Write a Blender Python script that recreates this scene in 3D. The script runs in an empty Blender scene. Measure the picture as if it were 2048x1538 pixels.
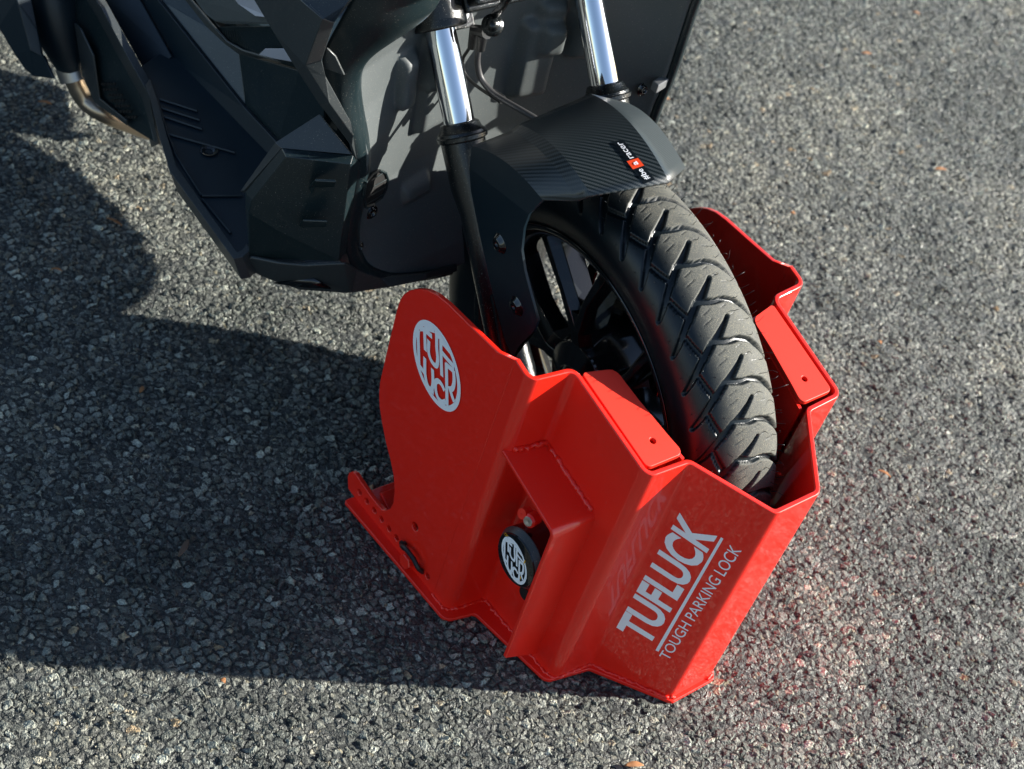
import bpy, bmesh, math, random
import numpy as np
from mathutils import Vector, Matrix
from mathutils.bvhtree import BVHTree
random.seed(7); rng = np.random.default_rng(7)
S = bpy.context.scene
COL = S.collection
PI = math.pi

# ------------------------------------------------------------------ camera, world, sun, exposure
CAM = np.array([0.761015, -1.016014, 1.338896])
RR = np.array([[0.5771, 0.7791, 0.2451], [-0.6654, 0.2745, 0.6941], [0.4735, -0.5636, 0.6768]])
FPX = 2939.45
cd = bpy.data.cameras.new('camera'); cam = bpy.data.objects.new('camera', cd); COL.objects.link(cam)
m = Matrix([list(RR[:, i]) for i in range(3)]).to_4x4()
q_ = Matrix([[RR[0][i], RR[1][i], RR[2][i]] for i in range(3)]).to_quaternion()
cam.matrix_world = Matrix.Translation(Vector(CAM)) @ q_.to_matrix().to_4x4()
cd.sensor_width = 36; cd.sensor_fit = 'HORIZONTAL'; cd.lens = FPX / 2048 * 36
cd.clip_start = 0.05; cd.clip_end = 500
cd.dof.use_dof = True; cd.dof.focus_distance = 1.50; cd.dof.aperture_fstop = 7.1
S.camera = cam
SUN_AZ, SUN_EL = math.radians(59.2), math.radians(26)
w = bpy.data.worlds.new('World'); S.world = w; w.use_nodes = True
nt = w.node_tree; nt.nodes.clear()
sky = nt.nodes.new('ShaderNodeTexSky'); sky.sky_type = 'NISHITA'; sky.sun_disc = False
sky.sun_elevation = SUN_EL; sky.sun_rotation = math.radians(90) - SUN_AZ
sky.air_density = 1.0; sky.dust_density = 0.6; sky.ozone_density = 1.2
bg = nt.nodes.new('ShaderNodeBackground'); bg.inputs[1].default_value = 0.076
wo = nt.nodes.new('ShaderNodeOutputWorld')
nt.links.new(sky.outputs[0], bg.inputs[0]); nt.links.new(bg.outputs[0], wo.inputs[0])
ld = bpy.data.lights.new('sun', 'SUN'); ld.energy = 5.0; ld.angle = math.radians(0.55); ld.color = (1.0, 0.955, 0.87)
sun = bpy.data.objects.new('sun', ld); COL.objects.link(sun)
sd = Vector((math.cos(SUN_EL) * math.cos(SUN_AZ), math.cos(SUN_EL) * math.sin(SUN_AZ), math.sin(SUN_EL)))
sun.rotation_euler = sd.to_track_quat('Z', 'Y').to_euler(); sun.location = sd * 20
S.cycles.caustics_reflective = False; S.cycles.blur_glossy = 1.0
S.view_settings.view_transform = 'Standard'; S.view_settings.look = 'None'
S.view_settings.exposure = 1.32; S.view_settings.gamma = 1.0

# ------------------------------------------------------------------ coordinate helpers
def ray(px, py):
    return RR[0] * (px - 1024) / FPX - RR[1] * (py - 769) / FPX - RR[2]
def proj(P):
    d = np.array(P) - CAM; z = -(RR[2] @ d); return np.array((1024 + FPX * (RR[0] @ d) / z, 769 - FPX * (RR[1] @ d) / z))
def at(px, py, axis, val):
    v = ray(px, py); return CAM + v * ((val - CAM[axis]) / v[axis])
XW, ZC = 0.008263, 0.223310
def frame(l, y, o, XW=0.008263):
    cl, sl, cy, sy = math.cos(l), math.sin(l), math.cos(y), math.sin(y)
    A = np.array([[1, 0, 0], [0, cl, sl], [0, -sl, cl]]); B = np.array([[cy, -sy, 0], [sy, cy, 0], [0, 0, 1]])
    M = B @ A; O = np.array([XW, o, 0]) - M @ np.array([XW, 0, 0])
    return M, O
MW, OW = frame(-0.115423, -0.062716, 0.046618)     # front wheel and fork
MK, OK = frame(-0.105093, -0.058362, 0.024185, 0.024279)   # fork
MF, OF = frame(-0.16878, -0.069252, 0.034494, 0.032002)   # front mudguard
XF, ZF = 0.032002, 0.268584
MB, OB = frame(-0.08, math.radians(4), 0.034494, 0.032002)   # scooter body
def wp(x, s, z): return OW + MW @ np.array([x, -s, z])
def kp(x, s, z): return OK + MK @ np.array([x, -s, z])
def fp(x, s, z): return OF + MF @ np.array([x, -s, z])
def bp(x, s, z): return OB + MB @ np.array([x, -s, z])
def loc_(M, O, px, py, axis, val):
    Mi = M.T; C = Mi @ (CAM - O); v = Mi @ ray(px, py); return C + v * ((val - C[axis]) / v[axis])
SHF = .012
def BS(px, py, s):
    p = loc_(MB, OB, px, py, 1, -(s - SHF)); return OB + MB @ p
def BZ(px, py, z):
    p = loc_(MB, OB, px, py, 2, z); return OB + MB @ p
def BL(px, py, s): return loc_(MB, OB, px, py, 1, -s)
def WS(px, py, s):
    p = loc_(MK, OK, px, py, 1, -s); return OK + MK @ p
def mirror_b(p):                                   # mirror a world point across the scooter's own middle plane
    l = MB.T @ (np.array(p) - OB); l[1] = -l[1]; return OB + MB @ l

# ------------------------------------------------------------------ object helpers
def root(name, loc, label, cat, group=None):
    o = bpy.data.objects.new(name, None); COL.objects.link(o); o.location = loc
    o.empty_display_size = 0.05; o['label'] = label; o['category'] = cat
    if group: o['group'] = group
    return o
def top_of(o):
    while o is not None and o.parent: o = o.parent
    return o
def mk(name, verts, faces, mat, parent=None, smooth=False, bevel=0, seg=2, thick=0, off=0, sub=0, angle=35, label=None):
    r = top_of(parent); d = np.array(r.location) if r is not None else np.zeros(3)
    me = bpy.data.meshes.new(name)
    me.from_pydata([tuple(np.array(v, float) - d) for v in verts], [], [tuple(f) for f in faces]); me.update()
    return fin(name, me, mat, parent, smooth, bevel, seg, thick, off, sub, angle, label)
def fin(name, me, mat, parent, smooth=False, bevel=0, seg=2, thick=0, off=0, sub=0, angle=35, label=None):
    o = bpy.data.objects.new(name, me); COL.objects.link(o); me.materials.append(mat)
    if parent: o.parent = parent
    if sub:
        k = o.modifiers.new('s', 'SUBSURF'); k.levels = k.render_levels = sub
    if thick:
        k = o.modifiers.new('t', 'SOLIDIFY'); k.thickness = thick; k.offset = off
    if bevel:
        k = o.modifiers.new('b', 'BEVEL'); k.width = bevel; k.segments = seg; k.limit_method = 'ANGLE'; k.angle_limit = math.radians(angle)
    if smooth:
        if thick == 0 and not bevel and angle == 30: o.modifiers.new('w', 'WEIGHTED_NORMAL')
        for p in me.polygons: p.use_smooth = True
        me.set_sharp_from_angle(angle=math.radians(angle))
        if bevel:
            k = o.modifiers.new('w', 'WEIGHTED_NORMAL')
    if label: o['label'] = label
    return o
class G:
    """collects vertices and faces for one mesh"""
    def __init__(s): s.v = []; s.f = []
    def add(s, v, f):
        n = len(s.v); s.v += [tuple(x) for x in v]; s.f += [tuple(i + n for i in q) for q in f]
    def tube(s, pts, r, n=10, cap=True):
        pts = [np.array(p, float) for p in pts]; rs = r if hasattr(r, '__len__') else [r] * len(pts)
        rings = []; up = None
        for i, p in enumerate(pts):
            d = pts[min(i + 1, len(pts) - 1)] - pts[max(i - 1, 0)]; d = d / np.linalg.norm(d)
            if up is None:
                up = np.array([0, 0, 1.0]) if abs(d[2]) < .9 else np.array([1.0, 0, 0])
            a = np.cross(d, up); a /= np.linalg.norm(a); b = np.cross(a, d); up = b
            rings.append([p + rs[i] * (math.cos(t) * a + math.sin(t) * b) for t in np.linspace(0, 2 * PI, n, endpoint=False)])
        v = [x for rg in rings for x in rg]; f = []
        for i in range(len(pts) - 1):
            for j in range(n):
                k = (j + 1) % n; f.append((i * n + j, i * n + k, (i + 1) * n + k, (i + 1) * n + j))
        if cap: f.append(tuple(range(n))[::-1]); f.append(tuple((len(pts) - 1) * n + j for j in range(n)))
        s.add(v, f)
    def lathe(s, prof, o, ax, n=48, close=False):
        """profile of (distance along axis, radius) spun about ax through o"""
        ax = np.array(ax, float); ax /= np.linalg.norm(ax); h = np.array([0, 0, 1.0]) if abs(ax[2]) < .9 else np.array([1.0, 0, 0])
        a = np.cross(ax, h); a /= np.linalg.norm(a); b = np.cross(ax, a); v = []; f = []; m = len(prof)
        for t in np.linspace(0, 2 * PI, n, endpoint=False):
            for d, r in prof: v.append(np.array(o) + ax * d + r * (math.cos(t) * a + math.sin(t) * b))
        for i in range(n):
            for j in range(m - 1 if not close else m):
                k = (j + 1) % m; f.append((i * m + j, ((i + 1) % n) * m + j, ((i + 1) % n) * m + k, i * m + k))
        s.add(v, f)
    def box(s, o, X, Y, Z):
        o, X, Y, Z = map(lambda t: np.array(t, float), (o, X, Y, Z))
        v = [o + a * X + b * Y + c * Z for a in (-.5, .5) for b in (-.5, .5) for c in (-.5, .5)]
        s.add(v, [(0, 1, 3, 2), (4, 6, 7, 5), (0, 4, 5, 1), (2, 3, 7, 6), (0, 2, 6, 4), (1, 5, 7, 3)])
    def mk(s, name, mat, parent=None, **k): return mk(name, s.v, s.f, mat, parent, **k)
def smoothpath(pts, n=6):
    pts = [np.array(p, float) for p in pts]; P = [2 * pts[0] - pts[1]] + pts + [2 * pts[-1] - pts[-2]]; out = []
    for i in range(1, len(P) - 2):
        for t in np.linspace(0, 1, n, endpoint=False):
            a, b, c, d = P[i - 1:i + 3]
            out.append(.5 * ((2 * b) + (-a + c) * t + (2 * a - 5 * b + 4 * c - d) * t * t + (-a + 3 * b - 3 * c + d) * t ** 3))
    return out + [pts[-1]]
def plate2d(splines, thick, bev=0.0, res=3):
    """flat plate in its own XY plane, first outline outer, the rest holes; returns verts, faces"""
    cu = bpy.data.curves.new('tmp', 'CURVE'); cu.dimensions = '2D'; cu.fill_mode = 'BOTH'
    cu.extrude = thick / 2 - bev; cu.bevel_depth = bev; cu.bevel_resolution = res; cu.offset = -bev
    for sp in splines:
        s = cu.splines.new('POLY'); s.points.add(len(sp) - 1)
        for k, p in zip(s.points, sp): k.co = (p[0], p[1], 0, 1)
        s.use_cyclic_u = True
    o = bpy.data.objects.new('tmp', cu); COL.objects.link(o)
    me = bpy.data.meshes.new_from_object(o.evaluated_get(bpy.context.evaluated_depsgraph_get()))
    bm = bmesh.new(); bm.from_mesh(me); bmesh.ops.remove_doubles(bm, verts=bm.verts, dist=1e-6); bm.to_mesh(me); bm.free()
    v = [tuple(x.co) for x in me.vertices]; f = [tuple(p.vertices) for p in me.polygons]
    bpy.data.objects.remove(o); bpy.data.curves.remove(cu); bpy.data.meshes.remove(me)
    return v, f
def circ(cx, cy, r, n=20, ry=None):
    return [(cx + r * math.cos(t), cy + (ry or r) * math.sin(t)) for t in np.linspace(0, 2 * PI, n, endpoint=False)]
def rounded(poly, r, n=5):
    """round the corners of a closed 2-D polygon; r one radius or one per corner"""
    out = []; m_ = len(poly)
    for i in range(m_):
        p0, p, p1 = (np.array(poly[(i + k) % m_], float) for k in (-1, 0, 1)); rr = r[i] if hasattr(r, '__len__') else r
        out += fillet(p0, p, p1, rr, n)
    return out
def fillet(p0, p, p1, r, n=5):
    a = (p0 - p); b = (p1 - p); la, lb = np.linalg.norm(a), np.linalg.norm(b); a /= la; b /= lb
    c = float(np.clip(a @ b, -1, 1)); half = math.acos(c) / 2
    if r <= 0 or half > PI / 2 - .02: return [p]
    d = min(r / math.tan(half), la * .48, lb * .48); r = d * math.tan(half)
    t0 = p + a * d; t1 = p + b * d; ctr = p + (a + b) / np.linalg.norm(a + b) * (r / math.sin(half))
    u0 = t0 - ctr; u1 = t1 - ctr; ang = math.acos(float(np.clip(u0 @ u1 / r / r, -1, 1)))
    out = []
    for k in range(n + 1):
        t = k / n; out.append(ctr + (math.sin((1 - t) * ang) * u0 + math.sin(t * ang) * u1) / math.sin(ang))
    return out
def text_mesh(txt, weight=0.0, size=1.0, space=1.0, shear=0):
    cu = bpy.data.curves.new('tmp', 'FONT'); cu.body = txt; cu.size = size; cu.offset = weight; cu.space_character = space
    cu.resolution_u = 4; cu.shear = shear; cu.fill_mode = 'FRONT'
    o = bpy.data.objects.new('tmp', cu); COL.objects.link(o)
    me = bpy.data.meshes.new_from_object(o.evaluated_get(bpy.context.evaluated_depsgraph_get()))
    v = np.array([tuple(x.co) for x in me.vertices]); f = [tuple(p.vertices) for p in me.polygons]
    bpy.data.objects.remove(o); bpy.data.curves.remove(cu); bpy.data.meshes.remove(me)
    mn = v.min(0); mx = v.max(0)
    return [((a[0] - mn[0]) / (mx[0] - mn[0]), (a[1] - mn[1]) / (mx[1] - mn[1])) for a in v], f
def bvh_of(objs):
    bpy.context.view_layer.update(); dg = bpy.context.evaluated_depsgraph_get(); V = []; F = []
    for o in objs:
        e = o.evaluated_get(dg); me = e.to_mesh(); n = len(V); M = o.matrix_world
        V += [M @ v.co for v in me.vertices]; F += [tuple(i + n for i in p.vertices) for p in me.polygons]; e.to_mesh_clear()
    return BVHTree.FromPolygons(V, F)
def onto(px, py, bvh, lift=0.0005):
    d = Vector(ray(px, py)).normalized(); h = bvh.ray_cast(Vector(CAM), d)
    if h[0] is None: return None
    n = h[1] if h[1].dot(d) < 0 else -h[1]
    return np.array(h[0] + n * lift)

# ------------------------------------------------------------------ materials
def mat(name, col, rough=.5, metal=0, coat=0, coat_r=.05, spec=.5):
    M = bpy.data.materials.new(name); M.use_nodes = True; b = M.node_tree.nodes['Principled BSDF']
    b.inputs['Base Color'].default_value = (*col, 1); b.inputs['Roughness'].default_value = rough
    b.inputs['Metallic'].default_value = metal; b.inputs['Coat Weight'].default_value = coat
    b.inputs['Coat Roughness'].default_value = coat_r; b.inputs['Specular IOR Level'].default_value = spec
    return M
def nd(M, t, **k):
    n = M.node_tree.nodes.new(t)
    for a, v in k.items():
        if a.startswith('i_'): n.inputs[a[2:].replace('_', ' ')].default_value = v
        else: setattr(n, a, v)
    return n
def lk(M, a, b): M.node_tree.links.new(a, b)
def bsdf(M): return M.node_tree.nodes['Principled BSDF']
def math_(M, op, a, b=None, c=None):
    n = nd(M, 'ShaderNodeMath', operation=op)
    for i, x in enumerate((a, b, c)):
        if x is None: continue
        if isinstance(x, (int, float)): n.inputs[i].default_value = x
        else: lk(M, x, n.inputs[i])
    return n.outputs[0]
def ramp(M, fac, stops, interp='LINEAR'):
    n = nd(M, 'ShaderNodeValToRGB'); n.color_ramp.interpolation = interp; e = n.color_ramp.elements
    while len(e) < len(stops): e.new(.5)
    for k, (p, c) in zip(e, stops): k.position = p; k.color = (*c, 1) if len(c) == 3 else c
    lk(M, fac, n.inputs[0]); return n.outputs[0]
def grain(M, scale, strength, dist=.0003, detail=3, rough_var=0, dust=0, dust_col=(.3, .28, .24)):
    tc = nd(M, 'ShaderNodeTexCoord'); n = nd(M, 'ShaderNodeTexNoise', i_Scale=scale, i_Detail=detail)
    lk(M, tc.outputs['Object'], n.inputs['Vector'])
    b = nd(M, 'ShaderNodeBump', i_Strength=strength, i_Distance=dist); lk(M, n.outputs[0], b.inputs['Height'])
    lk(M, b.outputs[0], bsdf(M).inputs['Normal'])
    if rough_var:
        n2 = nd(M, 'ShaderNodeTexNoise', i_Scale=14, i_Detail=6, i_Roughness=.65); lk(M, tc.outputs['Object'], n2.inputs['Vector'])
        r0 = bsdf(M).inputs['Roughness'].default_value
        mr = nd(M, 'ShaderNodeMapRange'); mr.inputs[1].default_value = .3; mr.inputs[2].default_value = .7
        mr.inputs[3].default_value = max(r0 - rough_var, .02); mr.inputs[4].default_value = r0 + rough_var
        lk(M, n2.outputs[0], mr.inputs[0]); lk(M, mr.outputs[0], bsdf(M).inputs['Roughness'])
    if dust:
        n3 = nd(M, 'ShaderNodeTexNoise', i_Scale=900, i_Detail=2); lk(M, tc.outputs['Object'], n3.inputs['Vector'])
        base = tuple(bsdf(M).inputs['Base Color'].default_value)[:3]
        c = ramp(M, n3.outputs[0], [(.70 - .05 * dust, base), (.76, dust_col)]); lk(M, c, bsdf(M).inputs['Base Color'])
    return M
RED = grain(mat('red_powder_coat', (.84, .020, .009), .34, coat=.60, coat_r=.02, spec=.25), 700, .04, .0002, rough_var=.05, dust=.3, dust_col=(.55, .16, .13))
REDM = grain(mat('red_matt_sunlit', (.72, .032, .016), .42, spec=.3), 900, .08, .0002)  # lid copy of the red, with the sunlit orange put into its colour
PLA = grain(mat('black_plastic', (.009, .018, .021), .32), 2500, .22, .0002, rough_var=.06, dust=.6)
PLG = grain(mat('grey_satin_plastic', (.034, .040, .042), .33), 2200, .15, .0002, rough_var=.05, dust=.6)
PLT = grain(mat('grained_grey_plastic', (.080, .092, .094), .50), 1500, .45, .0004, rough_var=.06, dust=.8)
PLB = grain(mat('blue_black_plastic', (.004, .013, .020), .42), 2500, .2, .0002, rough_var=.05)
GLS = mat('gloss_black', (.004, .005, .006), .10, coat=.5)
RIMM = grain(mat('rim_black', (.005, .007, .008), .11, coat=.3), 900, .10, .0002, dust=.5, dust_col=(.10, .085, .05))
FRK = grain(mat('black_fork_paint', (.007, .009, .010), .20, coat=.2), 900, .55, .0006, dust=.5)
CHR = mat('chrome', (.86, .87, .88), .07, 1.0)
STL = grain(mat('dull_steel', (.42, .40, .38), .34, .9), 400, .2, .0003)
HDR = mat('header_pipe_steel', (.50, .40, .30), .30, .9)
ALU = grain(mat('grey_paint_metal', (.30, .31, .32), .38, .5), 600, .2, .0003)
SIL = mat('silver_trim', (.55, .56, .62), .35, .3)
WHT = mat('white_vinyl', (.88, .89, .92), .42)
BLK = mat('black_hole', (.003, .003, .003), .8)  # near-black colour painted in for the shade inside openings
STK = mat('black_vinyl', (.006, .010, .014), .30)
ORG = mat('orange_vinyl', (.85, .07, .02), .35)
YEL = mat('yellow_print', (.75, .38, .01), .45)
HOSE = mat('rubber_hose', (.045, .045, .047), .50)
HOSE2 = mat('black_rubber', (.008, .009, .010), .45)
MTR = mat('red_reflector', (.25, .004, .004), .2)

# carbon weave
CAR = mat('carbon_weave', (.02, .02, .02), .38, coat=.12, coat_r=.2)
uv = nd(CAR, 'ShaderNodeUVMap', uv_map='UVMap'); sx = nd(CAR, 'ShaderNodeSeparateXYZ'); lk(CAR, uv.outputs[0], sx.inputs[0])
cs = 1 / .00155
iu = math_(CAR, 'FLOOR', math_(CAR, 'MULTIPLY', sx.outputs[0], cs)); iv = math_(CAR, 'FLOOR', math_(CAR, 'MULTIPLY', sx.outputs[1], cs))
tw = math_(CAR, 'LESS_THAN', math_(CAR, 'FLOORED_MODULO', math_(CAR, 'ADD', iu, iv), 4.0), 2.0)
cc = ramp(CAR, tw, [(0, (.006, .012, .015)), (1, (.036, .045, .050))]); lk(CAR, cc, bsdf(CAR).inputs['Base Color'])
rr = nd(CAR, 'ShaderNodeMapRange'); rr.inputs[3].default_value = .30; rr.inputs[4].default_value = .44; lk(CAR, tw, rr.inputs[0]); lk(CAR, rr.outputs[0], bsdf(CAR).inputs['Roughness'])

# tyre rubber: dusty crown, dark sidewall
RUB = mat('tyre_rubber', (.02, .02, .022), .55, spec=.4)
at_ = nd(RUB, 'ShaderNodeAttribute', attribute_name='crown'); tc = nd(RUB, 'ShaderNodeTexCoord')
n1 = nd(RUB, 'ShaderNodeTexNoise', i_Scale=60, i_Detail=8, i_Roughness=.7); lk(RUB, tc.outputs['Object'], n1.inputs['Vector'])
n2 = nd(RUB, 'ShaderNodeTexNoise', i_Scale=1300, i_Detail=2); lk(RUB, tc.outputs['Object'], n2.inputs['Vector'])
f1 = math_(RUB, 'MULTIPLY', at_.outputs['Fac'], math_(RUB, 'ADD', math_(RUB, 'MULTIPLY', n1.outputs[0], 1.3), .25))
mx = nd(RUB, 'ShaderNodeMix', data_type='RGBA'); lk(RUB, f1, mx.inputs['Factor'])
mx.inputs['A'].default_value = (.0045, .009, .012, 1)
c2 = ramp(RUB, n2.outputs[0], [(.3, (.045, .045, .040)), (.60, (.118, .120, .104)), (.70, (.30, .26, .17))]); lk(RUB, c2, mx.inputs['B'])
mx.clamp_factor = True
lk(RUB, mx.outputs['Result'], bsdf(RUB).inputs['Base Color'])
rr = nd(RUB, 'ShaderNodeMapRange'); rr.inputs[3].default_value = .30; rr.inputs[4].default_value = .80; lk(RUB, f1, rr.inputs[0]); lk(RUB, rr.outputs[0], bsdf(RUB).inputs['Roughness'])
bm_ = nd(RUB, 'ShaderNodeBump', i_Strength=.35, i_Distance=.0004); lk(RUB, n2.outputs[0], bm_.inputs['Height']); lk(RUB, bm_.outputs[0], bsdf(RUB).inputs['Normal'])

# asphalt: crushed stone chips in dark binder
ASP = mat('asphalt', (.08, .08, .08), .7, spec=.45); ASP.displacement_method = 'BOTH'
tc = nd(ASP, 'ShaderNodeTexCoord'); wn = nd(ASP, 'ShaderNodeTexNoise', i_Scale=170, i_Detail=3); lk(ASP, tc.outputs['Object'], wn.inputs['Vector'])
vs = nd(ASP, 'ShaderNodeVectorMath', operation='SUBTRACT'); lk(ASP, wn.outputs['Color'], vs.inputs[0]); vs.inputs[1].default_value = (.5, .5, .5)
vm = nd(ASP, 'ShaderNodeVectorMath', operation='SCALE'); lk(ASP, vs.outputs[0], vm.inputs[0]); vm.inputs['Scale'].default_value = .0085
va = nd(ASP, 'ShaderNodeVectorMath', operation='ADD'); lk(ASP, tc.outputs['Object'], va.inputs[0]); lk(ASP, vm.outputs[0], va.inputs[1])
def vor(scale, feature='F1', rnd=1.0):
    v = nd(ASP, 'ShaderNodeTexVoronoi', feature=feature, voronoi_dimensions='2D', i_Scale=scale, i_Randomness=rnd); lk(ASP, va.outputs[0], v.inputs['Vector']); return v
v1 = vor(96); v1e = vor(96, 'DISTANCE_TO_EDGE'); v2 = vor(240); v2e = vor(240, 'DISTANCE_TO_EDGE')
big = nd(ASP, 'ShaderNodeTexNoise', i_Scale=9, i_Detail=5, i_Roughness=.6); lk(ASP, tc.outputs['Object'], big.inputs['Vector'])
fine = nd(ASP, 'ShaderNodeTexNoise', i_Scale=1500, i_Detail=4, i_Roughness=.7); lk(ASP, tc.outputs['Object'], fine.inputs['Vector'])
mid = nd(ASP, 'ShaderNodeTexNoise', i_Scale=420, i_Detail=4, i_Roughness=.65); lk(ASP, tc.outputs['Object'], mid.inputs['Vector'])
def sstep(x, a, b, lo=0., hi=1.):
    n = nd(ASP, 'ShaderNodeMapRange', interpolation_type='SMOOTHSTEP'); n.inputs[1].default_value = a; n.inputs[2].default_value = b
    n.inputs[3].default_value = lo; n.inputs[4].default_value = hi; lk(ASP, x, n.inputs[0]); return n.outputs[0]
s1 = nd(ASP, 'ShaderNodeSeparateColor'); lk(ASP, v1.outputs['Color'], s1.inputs[0]); s2 = nd(ASP, 'ShaderNodeSeparateColor'); lk(ASP, v2.outputs['Color'], s2.inputs[0])
e1 = sstep(v1e.outputs['Distance'], .0, .26); e2 = sstep(v2e.outputs['Distance'], .0, .25)
fz_ = nd(ASP, 'ShaderNodeTexNoise', i_Scale=26, i_Detail=5, i_Roughness=.65); lk(ASP, tc.outputs['Object'], fz_.inputs['Vector'])
fuse = sstep(fz_.outputs[0], .40, .66, 1.0, .30)
hi1 = math_(ASP, 'MULTIPLY', math_(ASP, 'MULTIPLY', e1, sstep(s1.outputs[0], .0, 1., .25, 1.)), sstep(fz_.outputs[0], .40, .66, 1.05, .55))
# each chip top tilts its own way
pos = nd(ASP, 'ShaderNodeVectorMath', operation='SUBTRACT'); lk(ASP, va.outputs[0], pos.inputs[0]); lk(ASP, v1.outputs['Position'], pos.inputs[1])
cdir = nd(ASP, 'ShaderNodeVectorMath', operation='SUBTRACT'); lk(ASP, v1.outputs['Color'], cdir.inputs[0]); cdir.inputs[1].default_value = (.5, .5, .5)
dt = nd(ASP, 'ShaderNodeVectorMath', operation='DOT_PRODUCT'); lk(ASP, pos.outputs[0], dt.inputs[0]); lk(ASP, cdir.outputs[0], dt.inputs[1])
tilt = math_(ASP, 'MULTIPLY', math_(ASP, 'MULTIPLY', dt.outputs['Value'], 1.25), fuse)
H = math_(ASP, 'MULTIPLY', hi1, .0044)
H = math_(ASP, 'ADD', H, math_(ASP, 'MULTIPLY', tilt, e1))
H = math_(ASP, 'ADD', H, math_(ASP, 'MULTIPLY', math_(ASP, 'MULTIPLY', e2, s2.outputs[1]), .0010))
H = math_(ASP, 'ADD', H, math_(ASP, 'MULTIPLY', mid.outputs[0], .0010))
H = math_(ASP, 'ADD', H, math_(ASP, 'MULTIPLY', fine.outputs[0], .00022))
H = math_(ASP, 'ADD', H, math_(ASP, 'MULTIPLY', big.outputs[0], .0015))
ds = nd(ASP, 'ShaderNodeDisplacement', i_Midlevel=.0045, i_Scale=1.0); lk(ASP, H, ds.inputs['Height'])
lk(ASP, ds.outputs[0], ASP.node_tree.nodes['Material Output'].inputs['Displacement'])
stone = ramp(ASP, s1.outputs[1], [(0, (.045, .047, .048)), (.35, (.085, .085, .081)), (.7, (.15, .148, .138)), (.9, (.25, .245, .228)), (.97, (.42, .41, .37)), (1, (.30, .20, .12))])
ston2 = ramp(ASP, s2.outputs[2], [(0, (.025, .027, .028)), (.6, (.10, .098, .092)), (.95, (.32, .31, .29)), (1, (.30, .24, .16))])
mx1 = nd(ASP, 'ShaderNodeMix', data_type='RGBA'); lk(ASP, ston2, mx1.inputs['A']); lk(ASP, stone, mx1.inputs['B']); lk(ASP, sstep(hi1, .25, .6), mx1.inputs['Factor'])
mx2 = nd(ASP, 'ShaderNodeMix', data_type='RGBA'); mx2.inputs['A'].default_value = (.020, .022, .024, 1); lk(ASP, mx1.outputs['Result'], mx2.inputs['B'])
binder = math_(ASP, 'MAXIMUM', sstep(hi1, .10, .45), math_(ASP, 'MULTIPLY', sstep(e2, .4, .9), .65)); lk(ASP, binder, mx2.inputs['Factor'])
mm = nd(ASP, 'ShaderNodeMix', data_type='RGBA', blend_type='MULTIPLY'); mm.inputs['Factor'].default_value = 1
lk(ASP, mx2.outputs['Result'], mm.inputs['A'])
spk = ramp(ASP, mid.outputs[0], [(.32, (.62, .63, .64)), (.5, (1.0, 1.0, 1.0)), (.66, (1.7, 1.68, 1.6))])
wear = nd(ASP, 'ShaderNodeTexNoise', i_Scale=3.2, i_Detail=4, i_Roughness=.6); lk(ASP, tc.outputs['Object'], wear.inputs['Vector'])
wr = ramp(ASP, wear.outputs[0], [(.32, (.50, .58, .55)), (.5, (.92, .99, .92)), (.66, (1.36, 1.38, 1.20))])
mw = nd(ASP, 'ShaderNodeMix', data_type='RGBA', blend_type='MULTIPLY'); mw.inputs['Factor'].default_value = 1; lk(ASP, spk, mw.inputs['A']); lk(ASP, wr, mw.inputs['B'])
lk(ASP, mw.outputs['Result'], mm.inputs['B'])
gn = nd(ASP, 'ShaderNodeTexNoise', i_Scale=38, i_Detail=6, i_Roughness=.75); lk(ASP, tc.outputs['Object'], gn.inputs['Vector'])
moss = math_(ASP, 'MULTIPLY', sstep(gn.outputs[0], .70, .76), sstep(hi1, .6, .2))
mx3 = nd(ASP, 'ShaderNodeMix', data_type='RGBA'); lk(ASP, mm.outputs['Result'], mx3.inputs['A']); mx3.inputs['B'].default_value = (.07, .11, .012, 1); lk(ASP, moss, mx3.inputs['Factor'])
lk(ASP, mx3.outputs['Result'], bsdf(ASP).inputs['Base Color'])
rgh = sstep(s1.outputs[2], 0, 1, .34, .8); lk(ASP, rgh, bsdf(ASP).inputs['Roughness'])

# ------------------------------------------------------------------ the ground
def ground():
    x0, x1, y0, y1, st = -1.45, .72, -.86, 2.15, .0023
    nx = int((x1 - x0) / st) + 1; ny = int((y1 - y0) / st) + 1
    X, Y = np.meshgrid(np.linspace(x0, x1, nx), np.linspace(y0, y1, ny), indexing='ij')
    co = np.zeros((nx * ny + 8, 3), np.float32); co[:nx * ny, 0] = X.ravel(); co[:nx * ny, 1] = Y.ravel()
    B = 60.0
    n = nx * ny
    co[n:n + 4] = [(-B, -B, 0), (B, -B, 0), (B, B, 0), (-B, B, 0)]
    i, j = np.meshgrid(np.arange(nx - 1), np.arange(ny - 1), indexing='ij'); a = (i * ny + j).ravel()
    q = np.stack([a, a + ny, a + ny + 1, a + 1], 1)
    c00, c10, c11, c01 = 0, (nx - 1) * ny, nx * ny - 1, ny - 1
    ring = np.array([[n, n + 1, c10, c00], [n + 1, n + 2, c11, c10], [n + 2, n + 3, c01, c11], [n + 3, n, c00, c01]])
    q = np.concatenate([q, ring]).astype(np.int32)
    co = co[:n + 4]
    me = bpy.data.meshes.new('ground'); me.vertices.add(len(co)); me.vertices.foreach_set('co', co.ravel())
    me.loops.add(q.size); me.loops.foreach_set('vertex_index', q.ravel())
    me.polygons.add(len(q)); me.polygons.foreach_set('loop_start', np.arange(0, q.size, 4, dtype=np.int32))
    me.polygons.foreach_set('use_smooth', np.ones(len(q), bool)); me.update(calc_edges=True); me.validate()
    o = bpy.data.objects.new('ground', me); COL.objects.link(o); me.materials.append(ASP); o['kind'] = 'structure'
ground()

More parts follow.
